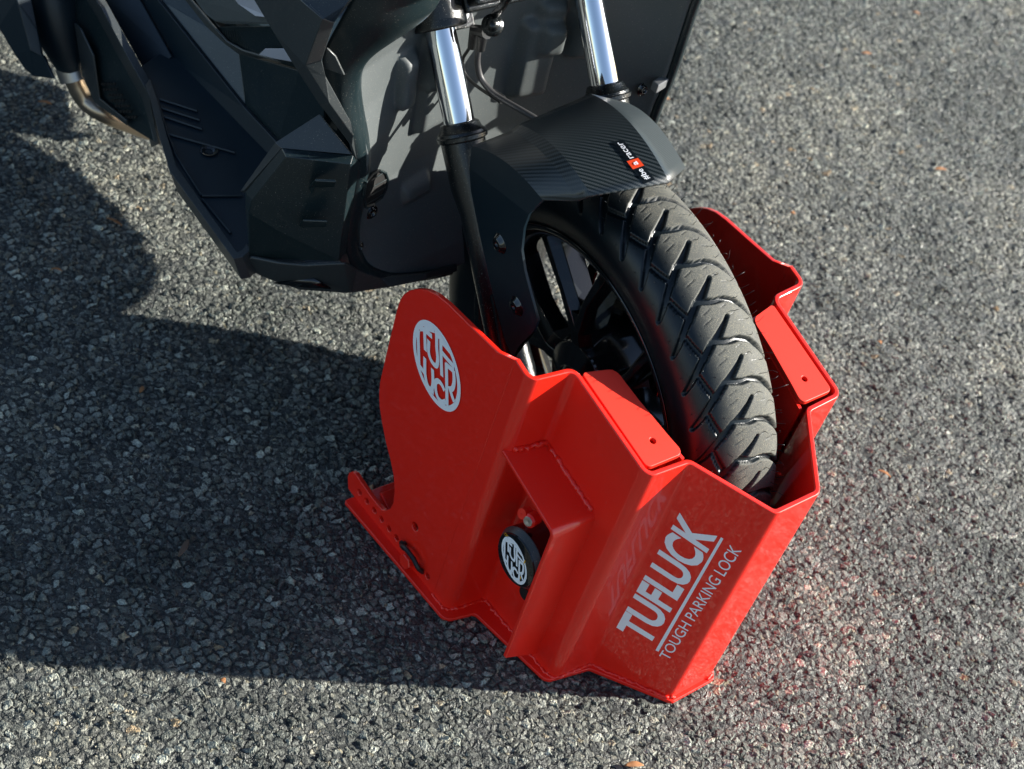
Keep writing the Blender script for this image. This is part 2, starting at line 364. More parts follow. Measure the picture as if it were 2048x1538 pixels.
# ------------------------------------------------------------------ the red wheel clamp
CL = root('wheel_clamp', (.1, 0, 0), 'red folded steel wheel lock box clamped around the front tyre', 'wheel lock')
TH = .006
ztop = lambda x: .4042 - .2241 * x
def ayf(z, x): return .198 + .035 * (XA - x)
XA = .070
def onA(px, py):
    y = -.198
    for _ in range(6):
        p = at(px, py, 1, y); y = -ayf(p[2], p[0])
    return p
XA = .070
apx = [(1000, 703), (950, 655), (900, 606), (878, 588), (862, 580), (848, 577), (835, 577), (822, 580), (811, 588), (804, 599), (799, 614), (790, 650), (780, 692), (770, 735), (764, 762), (762, 785), (763, 812),
       (768, 845), (776, 885), (785, 920), (791, 950), (793, 980), (790, 1004), (784, 1016), (776, 1020), (768, 1018), (758, 1007), (740, 983), (722, 957), (715, 946), (709, 942), (702, 944), (699, 952), (700, 975), (702, 994)]
ao = [(XA, ztop(XA) - .001)] + [(onA(*p)[0], onA(*p)[2]) for p in apx]
ao[-1] = (ao[-1][0], .005); ao.append((XA, .005))
holes = []
for k in range(10): holes.append(circ(-.087 + .0155 * k, .021, .0042, 12))
holes.append(circ(.012, .066, .0058, 16))
hv, hf = plate2d([ao] + holes, TH, .0012, 2)
for sgn, nm in ((-1, 'side_plate'), (1, 'side_plate')):
    v = [(a[0], sgn * (ayf(a[1], a[0]) - .0 + (-a[2] if sgn < 0 else a[2]) * (1 if sgn > 0 else 1) * 1), a[1]) for a in hv]
    o = mk(nm, v, hf, RED, CL, smooth=True, angle=30)
# folded front wall
L = [(.0938, .198), (.0985, .1455), (.2250, .1410), (.2275, .0880), (.3085, .0318)]
path = [np.array((XA, -.198))] + [np.array((x, -y)) for x, y in L] + [np.array((x, y)) for x, y in L[::-1]] + [np.array((XA, .198))]
cen = [path[0]]
for i in range(1, len(path) - 1): cen += fillet(path[i - 1], path[i], path[i + 1], .0105, 7)
cen.append(path[-1])
g = G(); N = len(cen); V = []
for i, p in enumerate(cen):
    d = cen[min(i + 1, N - 1)] - cen[max(i - 1, 0)]; d = d / np.linalg.norm(d); n_ = np.array((d[1], -d[0]))
    for sd_, (dz) in ((1, 0), (-1, 0)):
        q = p + n_ * sd_ * TH / 2; V.append((q[0], q[1], .005)); V.append((q[0], q[1], ztop(p[0])))
F = []
for i in range(N - 1):
    a, b = i * 4, (i + 1) * 4
    F += [(a, b, b + 1, a + 1), (a + 2, a + 3, b + 3, b + 2), (a + 1, b + 1, b + 3, a + 3), (a, a + 2, b + 2, b)]
wall = mk('folded_wall', V, F, RED, CL, smooth=True, bevel=.0016, seg=3, angle=40)
# base plate with its flange
fl = [(-.094, .221), (.106, .2085), (.113, .171), (.226, .1505), (.236, .094), (.3165, .034)]
bo = rounded([(x, -y) for x, y in fl] + [(x, y) for x, y in fl[::-1]], [.004, .012, .006, .012, .006, .008] + [.008, .006, .012, .006, .012, .004])
bv, bf = plate2d([bo], .0055, .0012, 2)
mk('base_plate', [(a[0], a[1], a[2] + .0030) for a in bv], bf, RED, CL, smooth=True, angle=30)
# rear cross ramp
g = G(); g.box((-.045, 0, .024), (.045, 0, -.018), (0, .385, 0), (.002, 0, .0045)); g.box((-.024, 0, .019), (.004, 0, 0), (0, .385, 0), (0, 0, .03))
g.mk('rear_ramp', RED, CL, bevel=.001)
# lids, inner walls
def lidz(x): return ztop(x) - .0012
lid = rounded([(.104, .1395), (.218, .1362), (.2185, .0865), (.196, .0905), (.150, .0970), (.112, .1000)], [.004, .007, .007, .02, .02, .012])
lv, lf = plate2d([lid, circ(.195, .1115, .0034, 16)], .005, .0008, 2)
for sgn in (-1, 1):
    mk('lid_plate', [(a[0], sgn * a[1], a[2] + lidz(a[0]) - .0025) for a in lv], lf, REDM, CL, smooth=True, angle=30)
    g = G()
    pts = [(.106, .1415), (.110, .1000), (.152, .0970), (.2205, .0868)]
    V = []
    for x, y in pts: V += [(x, sgn * y, .01), (x, sgn * y, lidz(x) - .006)]
    mk('inner_wall', V, [(0, 2, 3, 1), (2, 4, 5, 3), (4, 6, 7, 5)], RED, CL, thick=.004)
    # dark box under the lid hole is the real cavity between wall and inner wall
    # hood that shelters the disc lock
    hp = [np.array((.093, .280)), np.array((.1925, .2565)), np.array((.1945, .030))]
    hc = [hp[0]] + fillet(hp[0], hp[1], hp[2], .010, 7) + [hp[2]]
    V = []; nH = len(hc)
    for i, p in enumerate(hc):
        d = hc[min(i + 1, nH - 1)] - hc[max(i - 1, 0)]; d /= np.linalg.norm(d); n_ = np.array((-d[1], d[0]))
        for yy in (.1425, .2005 if i < nH - 1 else .197):
            for k in (0, -1):
                q = p + n_ * k * .0048
                zz = q[1] if i < nH - 1 else (.012 if yy < .15 else .040)
                V.append((q[0], sgn * yy, zz))
    F = []
    for i in range(nH - 1):
        a, b = 4 * i, 4 * i + 4
        F += [(a, b, b + 2, a + 2), (a + 1, a + 3, b + 3, b + 1), (a + 2, b + 2, b + 3, a + 3), (a, a + 1, b + 1, b)]
    F += [(0, 2, 3, 1), (4 * nH - 4, 4 * nH - 3, 4 * nH - 1, 4 * nH - 2)]
    mk('lock_hood', V, F, RED, CL, smooth=True, bevel=.0012, seg=2, angle=40)
    # weld beads along the hood and along the foot
    def weld(pts, r=.0016):
        g = G(); P = []; R_ = []
        pts = [np.array(p, float) for p in pts]
        for a, b in zip(pts[:-1], pts[1:]):
            n = max(int(np.linalg.norm(b - a) / .0028), 2)
            for t in np.linspace(0, 1, n, endpoint=False): P.append(a + (b - a) * t + rng.normal(0, .0007, 3)); R_.append(r * rng.uniform(.6, 1.6))
        P.append(pts[-1]); R_.append(r); g.tube(P, R_, 7); return g
    yC = .1455
    weld([(.098, sgn * .191, .2815), (.104, sgn * .1485, .2795), (.1300, sgn * (yC + .0025), .2725), (.186, sgn * (yC + .0005), .2595)], .0028).mk('weld_bead', RED, CL, smooth=True, angle=80)
    pts = []
    for i, p in enumerate(cen):
        if p[1] * sgn > 0:
            d = cen[min(i + 1, N - 1)] - cen[max(i - 1, 0)]; d = d / np.linalg.norm(d); n_ = np.array((d[1], -d[0])); q = p + n_ * .0037; pts.append((q[0], q[1], .0062))
    weld(pts, .0018).mk('foot_weld', RED, CL, smooth=True, angle=80)
    # flat black disc, painted shade of a slotted hole in the recessed wall
g = G(); g.lathe([(0, .0001), (0, .008), (.0006, .0085)], (.150, -.1478, .075), (0, -1, 0), 24)
g.mk('slot_shade_disc', BLK, CL)
# hex bolt and cable at the foot of the side plate
g = G(); c = np.array((.0230, -.2075, .019))
g.lathe([(-.004, .0005), (-.004, .010), (.006, .010), (.0072, .0088), (.0072, .0005)], c, (0, -1, 0.1), 6)
g.mk('hex_bolt', RED, CL, bevel=.0006)
g = G(); g.tube(smoothpath([(.006, -.196, .028), (.0075, -.209, .030), (.018, -.2125, .037), (.032, -.2115, .036), (.042, -.209, .028), (.044, -.201, .018)], 6), [.0042] * 5 + [.0030] * 40, 8) if False else g.tube(smoothpath([(.006, -.196, .028), (.0075, -.209, .030), (.018, -.2125, .037), (.032, -.2115, .036), (.042, -.209, .028), (.044, -.201, .018)], 6), .0030, 8)
g.mk('cable_loop', HOSE2, CL, smooth=True)
g = G(); g.lathe([(0, .0001), (0, .0062), (.0012, .0062), (.0014, .0001)], (.0075, -.2075, .029), (0, -1, 0), 20); g.mk('rubber_plug', HOSE2, CL)

# lettering and emblems
def decal(name, pts2, faces, tf, mat_, parent, bvh, lift=.0005):
    V = []
    for p in pts2:
        q = onto(*tf(*p), bvh, lift); V.append(q if q is not None else np.array((0, 0, -.01)))
    return mk(name, V, faces, mat_, parent)
def quadmap(bl, br, tr, tl):
    bl, br, tr, tl = map(lambda t: np.array(t, float), (bl, br, tr, tl))
    return lambda u, v: tuple((1 - u) * (1 - v) * bl + u * (1 - v) * br + u * v * tr + (1 - u) * v * tl)
bw = bvh_of([wall])
v_, f_ = text_mesh('TUFLUCK', .033, 1.0, 1.0)
decal('lettering', v_, f_, quadmap((1298, 1294), (1436, 1072), (1361, 1020), (1232, 1254)), WHT, CL, bw, .0004)
v_, f_ = text_mesh('TOUGH PARKING LOCK', 0, 1.0, .98)
decal('lettering', v_, f_, quadmap((1337, 1321), (1484, 1101), (1461, 1087), (1318, 1311)), WHT, CL, bw, .0004)
decal('underline', [(0, 0), (1, 0), (1, 1), (0, 1)], [(0, 1, 2, 3)], quadmap((1317, 1303), (1447, 1077), (1442, 1074), (1311, 1300)), WHT, CL, bw, .0004)

def strokes_mesh(strokes, w_):
    """strokes in a unit-disc emblem plane -> flat quads with round joins"""
    V = []; F = []
    for st in strokes:
        ww = w_
        if isinstance(st, tuple): st, ww = st
        P = [np.array(p, float) for p in st]
        if len(P) > 2: P = smoothpath(P, 5) if True else P
        Lr = []; Rr = []
        for i, p in enumerate(P):
            d = P[min(i + 1, len(P) - 1)] - P[max(i - 1, 0)]; d /= np.linalg.norm(d); n = np.array((-d[1], d[0])); Lr.append(p + n * ww / 2); Rr.append(p - n * ww / 2)
        b = len(V); k = len(P); V += Lr + Rr
        F += [(b + i, b + i + 1, b + k + i + 1, b + k + i) for i in range(k - 1)]
    return V, F
EC = (586, 768)   # emblem traced in an enlargement of the photo, in its own units
emb = [[(372, 330), (368, 420), (372, 600), (375, 770)], [(378, 762), (444, 852)], [(446, 318), (450, 450), (455, 588)], [(385, 322), (430, 330), (535, 420)],
       [(440, 300), (480, 320), (560, 350)], [(497, 462), (495, 600), (530, 710), (585, 765), (603, 690), (592, 560), (590, 420), (575, 340)],
       [(640, 460), (642, 640), (652, 890)], [(635, 470), (690, 530), (745, 600)], [(655, 610), (720, 690), (795, 775)], [(600, 410), (640, 440), (690, 520)],
       [(450, 665), (452, 860), (480, 990), (525, 1050), (548, 980), (542, 800)], [(686, 1060), (650, 985), (610, 945), (580, 965), (582, 1060), (610, 1150), (660, 1200), (700, 1190)],
       [(706, 740), (712, 1000), (716, 1240)], [(790, 815), (798, 940), (780, 1030), (735, 1040)], [(752, 1045), (775, 1120), (800, 1190)], [(700, 745), (800, 830)], [(525, 1050), (560, 1090)]]
def emblem(name, ctr, M2, radius, parent, off):
    """emblem on a plane: ctr + a*M2[0] + b*M2[1] (unit vectors); strokes mapped by the affine seen in the photo"""
    J = np.linalg.inv(EJ)
    st = []
    for s_ in emb:
        st.append([J @ (np.array(p) - EC) for p in s_])
    V, F = strokes_mesh(st, .125); lay = []; strokes_n = [len(smoothpath(q, 5)) if len(q) > 2 else len(q) for q in st]
    for k_, q in enumerate(strokes_n): lay += [k_ + 1] * (2 * q)
    n = 72; b = len(V)
    for t in np.linspace(0, 2 * PI, n, endpoint=False): V += [np.array((math.cos(t), math.sin(t))), .865 * np.array((math.cos(t), math.sin(t)))]
    F += [(b + 2 * i, b + 2 * ((i + 1) % n), b + 2 * ((i + 1) % n) + 1, b + 2 * i + 1) for i in range(n)]
    out = []
    for k, p in enumerate(V):
        r_ = np.hypot(*p)
        if r_ > .98: p = p / r_ * .98 if k < b else p
        out.append(ctr + radius * (p[0] * M2[0] + p[1] * M2[1]) + off + np.array((0, -.00004, 0)) * (lay[k] if k < b else 0))
    return mk(name, out, F, WHT, parent)
pc = onA(879, 730) + (0, -TH / 2 - .0004, 0); e_ = .01
AXP = np.array((1., .035, 0)); ZXP = np.array((0, 0, 1.))
def jac(p, a, b): return np.stack([(proj(p + a * e_) - proj(p)) / e_, (proj(p + b * e_) - proj(p)) / e_], 1)
ER = .0487
J0 = jac(pc, AXP, ZXP)
ew, ev = np.linalg.eigh(np.array([[2285., 2381.], [2381., 8519.]])); SQ = ev @ np.diag(np.sqrt(ew)) @ ev.T     # the badge's oval as seen
EJ = SQ * 5.914; PM = np.linalg.inv(J0) @ SQ
emblem('round_emblem', pc, (PM[0, 0] * AXP + PM[1, 0] * ZXP, PM[0, 1] * AXP + PM[1, 1] * ZXP), 1.0, CL, np.array((0, -.0005, 0)))

# ------------------------------------------------------------------ the disc lock inside the hood
dc = at(1031, 1121, 1, -.1935)
DL = root('disc_lock', tuple(dc), 'round black disc lock with white emblem sheltered under the red hood', 'lock')
g = G(); ax = np.array((.0, -1, .0))
g.lathe([(-.048, .0005), (-.048, .033), (-.009, .0352), (-.0085, .0345), (-.0015, .0305), (0, .0297), (.0003, .0290), (.0003, .0005)], dc, ax, 64)
g.mk('lock_body', GLS, DL, smooth=True, angle=25)
g = G(); g.lathe([(-.0085, .0354), (-.0075, .0354), (-.0012, .0309), (-.0018, .0304)], dc, ax, 64); g.mk('bevel_ring', PLG, DL, smooth=True)
emblem('round_emblem', dc + np.array((-.001, -.0008, -.001)), (np.array((PM[0, 0], 0, PM[1, 0])), np.array((PM[0, 1], 0, PM[1, 1]))), .53, DL, np.zeros(3))
v_, f_ = text_mesh('OK', .01); g = G()
g.add([dc + np.array((-.0255 + .006 * a, -.0008, .0150 + .004 * b)) for a, b in v_], f_)
g.mk('yellow_mark', YEL, DL); g = G()
g.add([dc + np.array((.0115 + .0015 * a, -.0010, .010 + .005 * b)) for a, b in ((0, 0), (1, 0), (1, 1), (0, 1))], [(0, 1, 2, 3)])
g.mk('yellow_mark', YEL, DL); g = G()
g.add([dc + np.array((.0145 + .0015 * a, -.0010, -.013 + .006 * b)) for a, b in ((0, 0), (1, 0), (1, 1), (0, 1))], [(0, 1, 2, 3)])
g.mk('yellow_mark', YEL, DL)
kc = at(1058, 1042, 1, -.185)
g = G(); g.lathe([(-.012, .0005), (-.012, .008), (0, .008), (.002, .006), (.002, .0005)], kc, (0.2, -1, .2), 20); g.lathe([(-.008, .0005), (-.008, .006), (.003, .006), (.003, .0005)], kc + (-.010, 0, .001), (0, -1, .3), 16)
g.mk('red_key_cap', RED, DL, smooth=True)
g = G(); g.lathe([(.002, .0001), (.0026, .0035), (.0026, .0052), (.0022, .0056)], kc, (0.2, -1, .2), 20); g.mk('keyhole_ring', STL, DL)

# ------------------------------------------------------------------ the scooter
SC = root('motor_scooter', tuple(OB), 'black motor scooter with chrome fork tubes and carbon front mudguard', 'motor scooter')
ctr = wp(XW, 0, ZC); AX = MW @ np.array([0, -1, 0])          # wheel centre, axle direction towards the camera side
EX = MW @ np.array([1, 0, 0]); EZ = MW @ np.array([0, 0, 1])
def wc(r, a, s): return ctr + r * (math.cos(a) * EX + math.sin(a) * EZ) + AX * s
# rim
g = G()
RHO = 1.0164
g.lathe([(a * RHO, b * RHO) for a, b in [(.0455, .1905), (.047, .1890), (.0465, .1850), (.043, .1800), (.036, .1740), (.024, .1665), (.0, .1610), (-.024, .1665), (-.036, .1740), (-.043, .1800), (-.0465, .1850), (-.047, .1890), (-.0455, .1905),
         (-.040, .1860), (-.030, .1775), (0, .1700), (.030, .1775), (.040, .1860)]], ctr, AX, 128, True)
NS = 5; a0 = math.radians(110)
def spoke(pts, wid, s0, s1):
    """tapered ridge from pts [(r,angle)...] with widths"""
    V = []; F = []
    for k, ((r, a), w_) in enumerate(zip(pts, wid)):
        p = np.array((r * math.cos(a), r * math.sin(a)))
        q = pts[min(k + 1, len(pts) - 1)]; o_ = pts[max(k - 1, 0)]
        d = np.array((q[0] * math.cos(q[1]), q[0] * math.sin(q[1]))) - np.array((o_[0] * math.cos(o_[1]), o_[0] * math.sin(o_[1]))); d /= np.linalg.norm(d); n = np.array((-d[1], d[0]))
        for u, s in ((-1, s0[k] - .012), (-.42, s0[k]), (.42, s0[k]), (1, s0[k] - .012), (.8, s1[k]), (-.8, s1[k])):
            q2 = p + n * u * w_ / 2; V.append(ctr + RHO * (q2[0] * EX + q2[1] * EZ + AX * s))
    m_ = 6
    for k in range(len(pts) - 1):
        for j in range(m_): F.append((k * m_ + j, k * m_ + (j + 1) % m_, (k + 1) * m_ + (j + 1) % m_, (k + 1) * m_ + j))
    F += [tuple(range(m_))[::-1], tuple(range((len(pts) - 1) * m_, len(pts) * m_))]
    return V, F
for k in range(NS):
    a = a0 + k * 2 * PI / NS
    g.add(*spoke([(.030, a), (.058, a), (.090, a)], [.040, .034, .030], [.026, .031, .030], [-.02, -.012, -.008]))
    for sg in (-1, 1):
        g.add(*spoke([(.066, a + sg * .03), (.112, a + sg * .20), (.172, a + sg * .34)], [.026, .019, .026], [.031, .032, .030], [-.004, -.004, -.008]))
g.lathe([(.045, .0005), (.045, .018), (.038, .024), (.030, .050), (.0, .060), (-.040, .062), (-.050, .036), (-.050, .0005)], ctr, AX, 40)
rim = g.mk('front_wheel', RIMM, SC, smooth=True, bevel=.0008, angle=30)
# tyre with cut tread
def tyre():
    R0 = .267
    prof = [(-.0400, .1790), (-.0430, .1870), (-.0485, .1975), (-.0530, .2090), (-.0552, .2200), (-.0545, .2310), (-.0505, .2420), (-.0430, .2520), (-.0320, .2600), (-.0180, .2652), (0, R0)]
    prof += [(-a, b) for a, b in prof[-2::-1]]
    P = np.array(smoothpath([(a * RHO, b * RHO) for a, b in prof], 8)); dl = np.r_[0, np.cumsum(np.hypot(*np.diff(P, axis=0).T))]; tot = dl[-1]
    nv = 180; t = np.linspace(0, tot, nv); py = np.interp(t, dl, P[:, 0]); pr = np.interp(t, dl, P[:, 1])
    tv = t - tot / 2                                    # arc across the section; negative = scooter right (camera side) after flip
    NP = 40; nu = NP * 44; pitch = 1.0
    u = np.arange(nu) / 44.0                            # in pitches, increasing forward-down
    U, Vv = np.meshgrid(u, tv, indexing='ij')
    K = 2 * PI * R0 / NP                                # pitch length in metres
    up = (U % 1.0) * K
    def seg(a, b, p, wa, wb, depth, D):
        a = np.array(a) * (K, 1); b = np.array(b) * (K, 1); out = D
        for s in range(-3, 4):
            x = up + s * K - a[0]; y = Vv - a[1]; d = b - a; L2 = d @ d
            tt = np.clip((x * d[0] + y * d[1]) / L2, 0, 1); dist = np.hypot(x - tt * d[0], y - tt * d[1]); wloc = wa + (wb - wa) * tt
            c = np.clip((wloc - dist) / .0008 + .5, 0, 1); out = np.maximum(out, depth * c)
        return out
    D = np.zeros_like(U); h = .0017
    def line(pts, ws, depth):
        nonlocal D
        for (a, b), (wa, wb) in zip(zip(pts[:-1], pts[1:]), zip(ws[:-1], ws[1:])): D = seg(a, b, None, wa, wb, depth, D)
    # camera side is v>0 (viewer left); u grows towards the front and down
    line([(1.02, .064), (.80, .054), (.36, .037), (.02, .021)], [.0022, .0031, .0036, .0036], .0052)     # long groove, shoulder to crown
    line([(.02, .021), (-.10, .012), (-.46, -.006)], [.0034, .0036, .0018], .0048)                         # its tip past the crown
    line([(.00, .018), (.10, .004), (.12, -.010), (.26, -.024), (.50, -.036), (.86, -.050), (1.02, -.064)], [.0034, .0031, .0026, .0028, .0031, .0028, .0016], .0052)
    line([(.58, .046), (.98, .0405), (1.34, .0335)], [.0022, .0028, .0028], .0044)                         # links between long grooves
    # sipes
    for a_, b_ in (((.25, .010), (.33, .020)), ((.48, .012), (.56, .022)), ((.55, -.006), (.52, -.015)), ((.72, -.018), (.76, -.026)), ((.30, -.003), (.26, -.010))):
        line([a_, b_], [.0003, .0003], .0013)
    fade = np.clip((.0745 - np.abs(Vv)) / .006, 0, 1)
    D *= fade
    th = -U / NP * 2 * PI
    # outward normal of the section
    dy = np.gradient(py, t); dr = np.gradient(pr, t); nl = np.hypot(dy, dr); ny = dr / nl * -1; nr = dy / nl
    yy = py[None, :] - D * ny[None, :]; rr_ = pr[None, :] - D * nr[None, :]
    co = ctr[None, None, :] + rr_[..., None] * (np.cos(th)[..., None] * EX + np.sin(th)[..., None] * EZ) + yy[..., None] * AX
    co[..., 2] = np.maximum(co[..., 2], .0068)          # squashed where it stands on the clamp's base plate
    co = (co - OB).reshape(-1, 3).astype(np.float32)
    i, j = np.meshgrid(np.arange(nu), np.arange(nv - 1), indexing='ij'); i2 = (i + 1) % nu
    q = np.stack([i * nv + j, i * nv + j + 1, i2 * nv + j + 1, i2 * nv + j], -1).reshape(-1, 4).astype(np.int32)
    crown = np.clip((.036 - Vv) / .022, 0, 1) * np.clip((.066 + Vv) / .010, 0, 1) * np.clip(1 - D / .0010, 0.0, 1)
    # rubber hairs left from the mould
    HV = []; HF = []
    def hair(uu, vv_, ln=.007):
        a = -uu / NP * 2 * PI; k = np.interp(vv_, tv, np.arange(nv)); k0 = int(k); y0, r0 = py[k0], pr[k0]; n_y, n_r = ny[k0], nr[k0]
        er = math.cos(a) * EX + math.sin(a) * EZ; base = ctr + er * r0 + AX * y0; n = er * n_r + AX * n_y
        bend = rng.normal(0, .35, 3); p = [base - n * .001, base + n * ln * .5, base + (n + bend * .7) * ln]
        gg = G(); gg.tube(p, [.00038, .00032, .00022], 4); HF.extend([tuple(x + len(HV) for x in f) for f in gg.f]); HV.extend(gg.v)
    for k in range(NP):
        for uu, vv_, ln in ((.1, .0475, .005), (.55, .0395, .005), (.3, .029, .006), (.8, .030, .006), (.75, .052, .005), (.5, -.016, .006), (.8, -.030, .006), (.2, -.045, .010), (.7, -.046, .011), (.45, -.052, .009), (.95, -.055, .010), (.15, -.026, .006), (.6, .062, .004)):
            hair(k + uu + rng.normal(0, .03), vv_ + rng.normal(0, .0006), ln * rng.uniform(.6, 1.1))
    nb = len(co); HV = (np.array(HV) - OB).astype(np.float32)
    me = bpy.data.meshes.new('tyre'); me.vertices.add(nb + len(HV)); me.vertices.foreach_set('co', np.concatenate([co, HV]).ravel())
    sizes = [4] * len(q) + [len(f) for f in HF]; loops = np.concatenate([q.ravel(), np.array([x + nb for f in HF for x in f], np.int32)])
    me.loops.add(len(loops)); me.loops.foreach_set('vertex_index', loops); me.polygons.add(len(sizes))
    me.polygons.foreach_set('loop_start', np.r_[0, np.cumsum(sizes)[:-1]].astype(np.int32)); me.polygons.foreach_set('use_smooth', np.ones(len(sizes), bool))
    me.update(calc_edges=True); me.validate()
    at2 = me.attributes.new('crown', 'FLOAT', 'POINT'); at2.data.foreach_set('value', np.r_[crown.ravel(), np.zeros(len(HV))].astype(np.float32))
    o = bpy.data.objects.new('tyre', me); COL.objects.link(o); me.materials.append(RUB); o.parent = rim
tyre()
# brake disc and calliper on the far side
g = G(); n = 60
for k in range(n):
    a = 2 * PI * k / n; rw = .004 * math.sin(a * 10)
    for r in (.112 + rw, .128 + rw * .5):
        for s in (-.058, -.062): g.v.append(tuple(wc(r, a, s)))
for k in range(n):
    a, b = 4 * k, 4 * ((k + 1) % n); g.f += [(a, b, b + 2, a + 2), (a + 1, a + 3, b + 3, b + 1), (a, a + 1, b + 1, b), (a + 2, b + 2, b + 3, a + 3)]
for k in range(5):
    a = k * 2 * PI / 5; g.box(wc(.076, a, -.060), (math.cos(a) * EX + math.sin(a) * EZ) * .085, AX * .004, (-math.sin(a) * EX + math.cos(a) * EZ) * .016)
g.lathe([(-.056, .050), (-.056, .098), (-.066, .098), (-.066, .050)], ctr, AX, 48, True)
g.mk('brake_disc', GLS, rim)
g = G(); n = 48
for k in range(n):
    a = 2 * PI * k / n; g.box(wc(.048, a, .028), (math.cos(a) * EX + math.sin(a) * EZ) * .006, AX * .003, (-math.sin(a) * EX + math.cos(a) * EZ) * .0032)
g.lathe([(.026, .042), (.030, .042), (.030, .046), (.026, .046)], ctr, AX, 48, True)
g.mk('sensor_ring', GLS, rim)
g = G(); q = wc(.125, math.radians(120), -.075); g.box(q, EX * .085 + EZ * .055, AX * .050, EZ * .07 - EX * .04); g.box(q + AX * .028, EX * .045 + EZ * .03, AX * .02, EZ * .035 - EX * .02)
g.mk('brake_calliper', GLS, SC, bevel=.005, seg=3)
g = G(); g.lathe([(0, .006), (0, .0095), (.030, .0095), (.030, .006), (.004, .006)], wp(.087, .050, .30), AX, 20)
g.tube([wp(.10, .05, .30), wp(.16, .045, .315), wp(.2, .045, .33)], [.007, .006, .005], 10); g.mk('axle_spacer', GLS, SC, smooth=True)
AK = MK @ np.array([0, -1, 0]); 
# fork
RK = .64848; fd = np.array((-math.sin(RK), 0, math.cos(RK))); FS = .0955
SZ = .45
for _ in range(30):                                          # height of the seal on the leg, from the photo
    SZ += (proj(kp(-.19726 + math.tan(RK) * (.5 - SZ), FS, SZ))[1] - 270) * .0002
SX = -.19726 + math.tan(RK) * (.5 - SZ)
def fk(t, s): return kp(SX + fd[0] * t, s, SZ + fd[2] * t)     # t = distance up the tube from the seal
UP = MK @ np.array([fd[0], 0, fd[2]])
CT = .10
for _ in range(40): CT += (proj(fk(CT, FS))[1] - 58) * .0003
for s in (FS, -FS):
    g = G(); g.tube([fk(-.02, s), fk(.30, s)], .0166, 64); g.mk('fork_tube', CHR, SC, smooth=True, angle=60)
    g = G()
    g.lathe([(-.30, .0005), (-.30, .017), (-.27, .0192), (-.085, .0192), (-.055, .0235), (-.006, .0240), (-.004, .0272), (0, .0278), (.001, .0262), (.004, .0255), (.006, .0232), (.013, .0205), (.0145, .0172), (.0145, .0160)], fk(0, s), UP, 48)
    g.mk('fork_leg', FRK, SC, smooth=True, angle=35)
    g = G(); q = kp(.012, s, .262); g.lathe([(-.02, .0005), (-.02, .017), (.02, .017), (.02, .0005)], q, AK, 24); g.tube([fk(-.16, s) + EX * .020 - AK * 0, kp(.012, s, .262)], [.014, .018], 20)
    g.mk('axle_lug', FRK, SC, smooth=True, angle=40)
    # lower clamp
    g = G(); g.lathe([(CT, .0175), (CT, .0285), (CT + .003, .0300), (CT + .045, .0300), (CT + .047, .0285), (CT + .047, .0175)], fk(0, s), UP, 32)
    fw = MK @ np.array([fd[2], 0, -fd[0]])
    g.box((WS(917, 24, .064) - fw * .020) if s > 0 else fk(CT + .022, s) + fw * .030, fw * .036, AK * .036, UP * .036)
    g.mk('fork_clamp', FRK, SC, smooth=True, bevel=.003, seg=3)
    g = G(); bc = (WS(917, 24, .064) if s > 0 else fk(CT + .026, s) + fw * .046); g.lathe([(0, .0125), (.0025, .0120), (.003, .0092), (.0035, .0085)], bc, fw, 24); g.lathe([(0, .0082), (.0085, .0080), (.0095, .0070), (.0095, .0005)], bc, fw, 6)
    g.mk('clamp_bolt', ALU, SC, bevel=.0005)
fw = MK @ np.array([fd[2], 0, -fd[0]])
g = G(); g.box(fk(CT + .027, 0) + fw * .004, fw * .045, AK * .15, UP * .034); g.box(fk(CT + .030, .045) + fw * .030, fw * .03, AK * .055, UP * .028); g.box(fk(CT + .042, .02) + fw * .035, fw * .02, AK * .02, UP * .05)
g.mk('steering_yoke', FRK, SC, bevel=.004, seg=3)
# brake hose, banjo and clips
g = G(); b0 = WS(985, 52, .055)
for k, (r_, h_) in enumerate(((.0105, .004), (.0115, .005), (.007, .007))): g.lathe([(-.004 + .005 * k, .0005), (-.004 + .005 * k, r_), (h_ * .5 + .005 * k, r_), (h_ * .5 + .005 * k, .0005)], b0, fw * .5 + np.array((.3, -.7, .5)), 28)
g.tube([WS(990, 30, .055), WS(1008, 8, .06), WS(1030, -25, .06)], .0045, 10)
g.mk('banjo_bolt', FRK, SC, smooth=True, angle=30)
g = G(); g.tube([WS(965, 70, .055), WS(961, 100, .055)], [.0060, .0048], 12); g.tube([WS(975, 65, .055), WS(950, 60, .055), WS(944, 95, .055)], [.007, .0065, .005], 10)
g.mk('hose_fitting', HOSE2, SC, smooth=True)
g = G(); g.tube(smoothpath([WS(962, 85, .055), WS(956, 105, .055), WS(955, 130, .052), WS(963, 158, .048), WS(985, 185, .042), (WS(1010, 202, .036)), WS(1045, 222, .028), WS(1075, 240, .02), WS(1100, 262, .015)], 8), .0035, 12)
g.mk('brake_hose', HOSE, SC, smooth=True)
g = G(); g.tube(smoothpath([WS(946, 85, .055), WS(935, 102, .055), WS(926, 118, .055), WS(927, 142, .053), WS(945, 165, .048), WS(975, 187, .04), WS(1000, 200, .034)], 8), .0019, 10)
g.tube([WS(984, 186, .038), WS(1006, 200, .033)], .0052, 12)
g.mk('sensor_cable', HOSE2, SC, smooth=True)

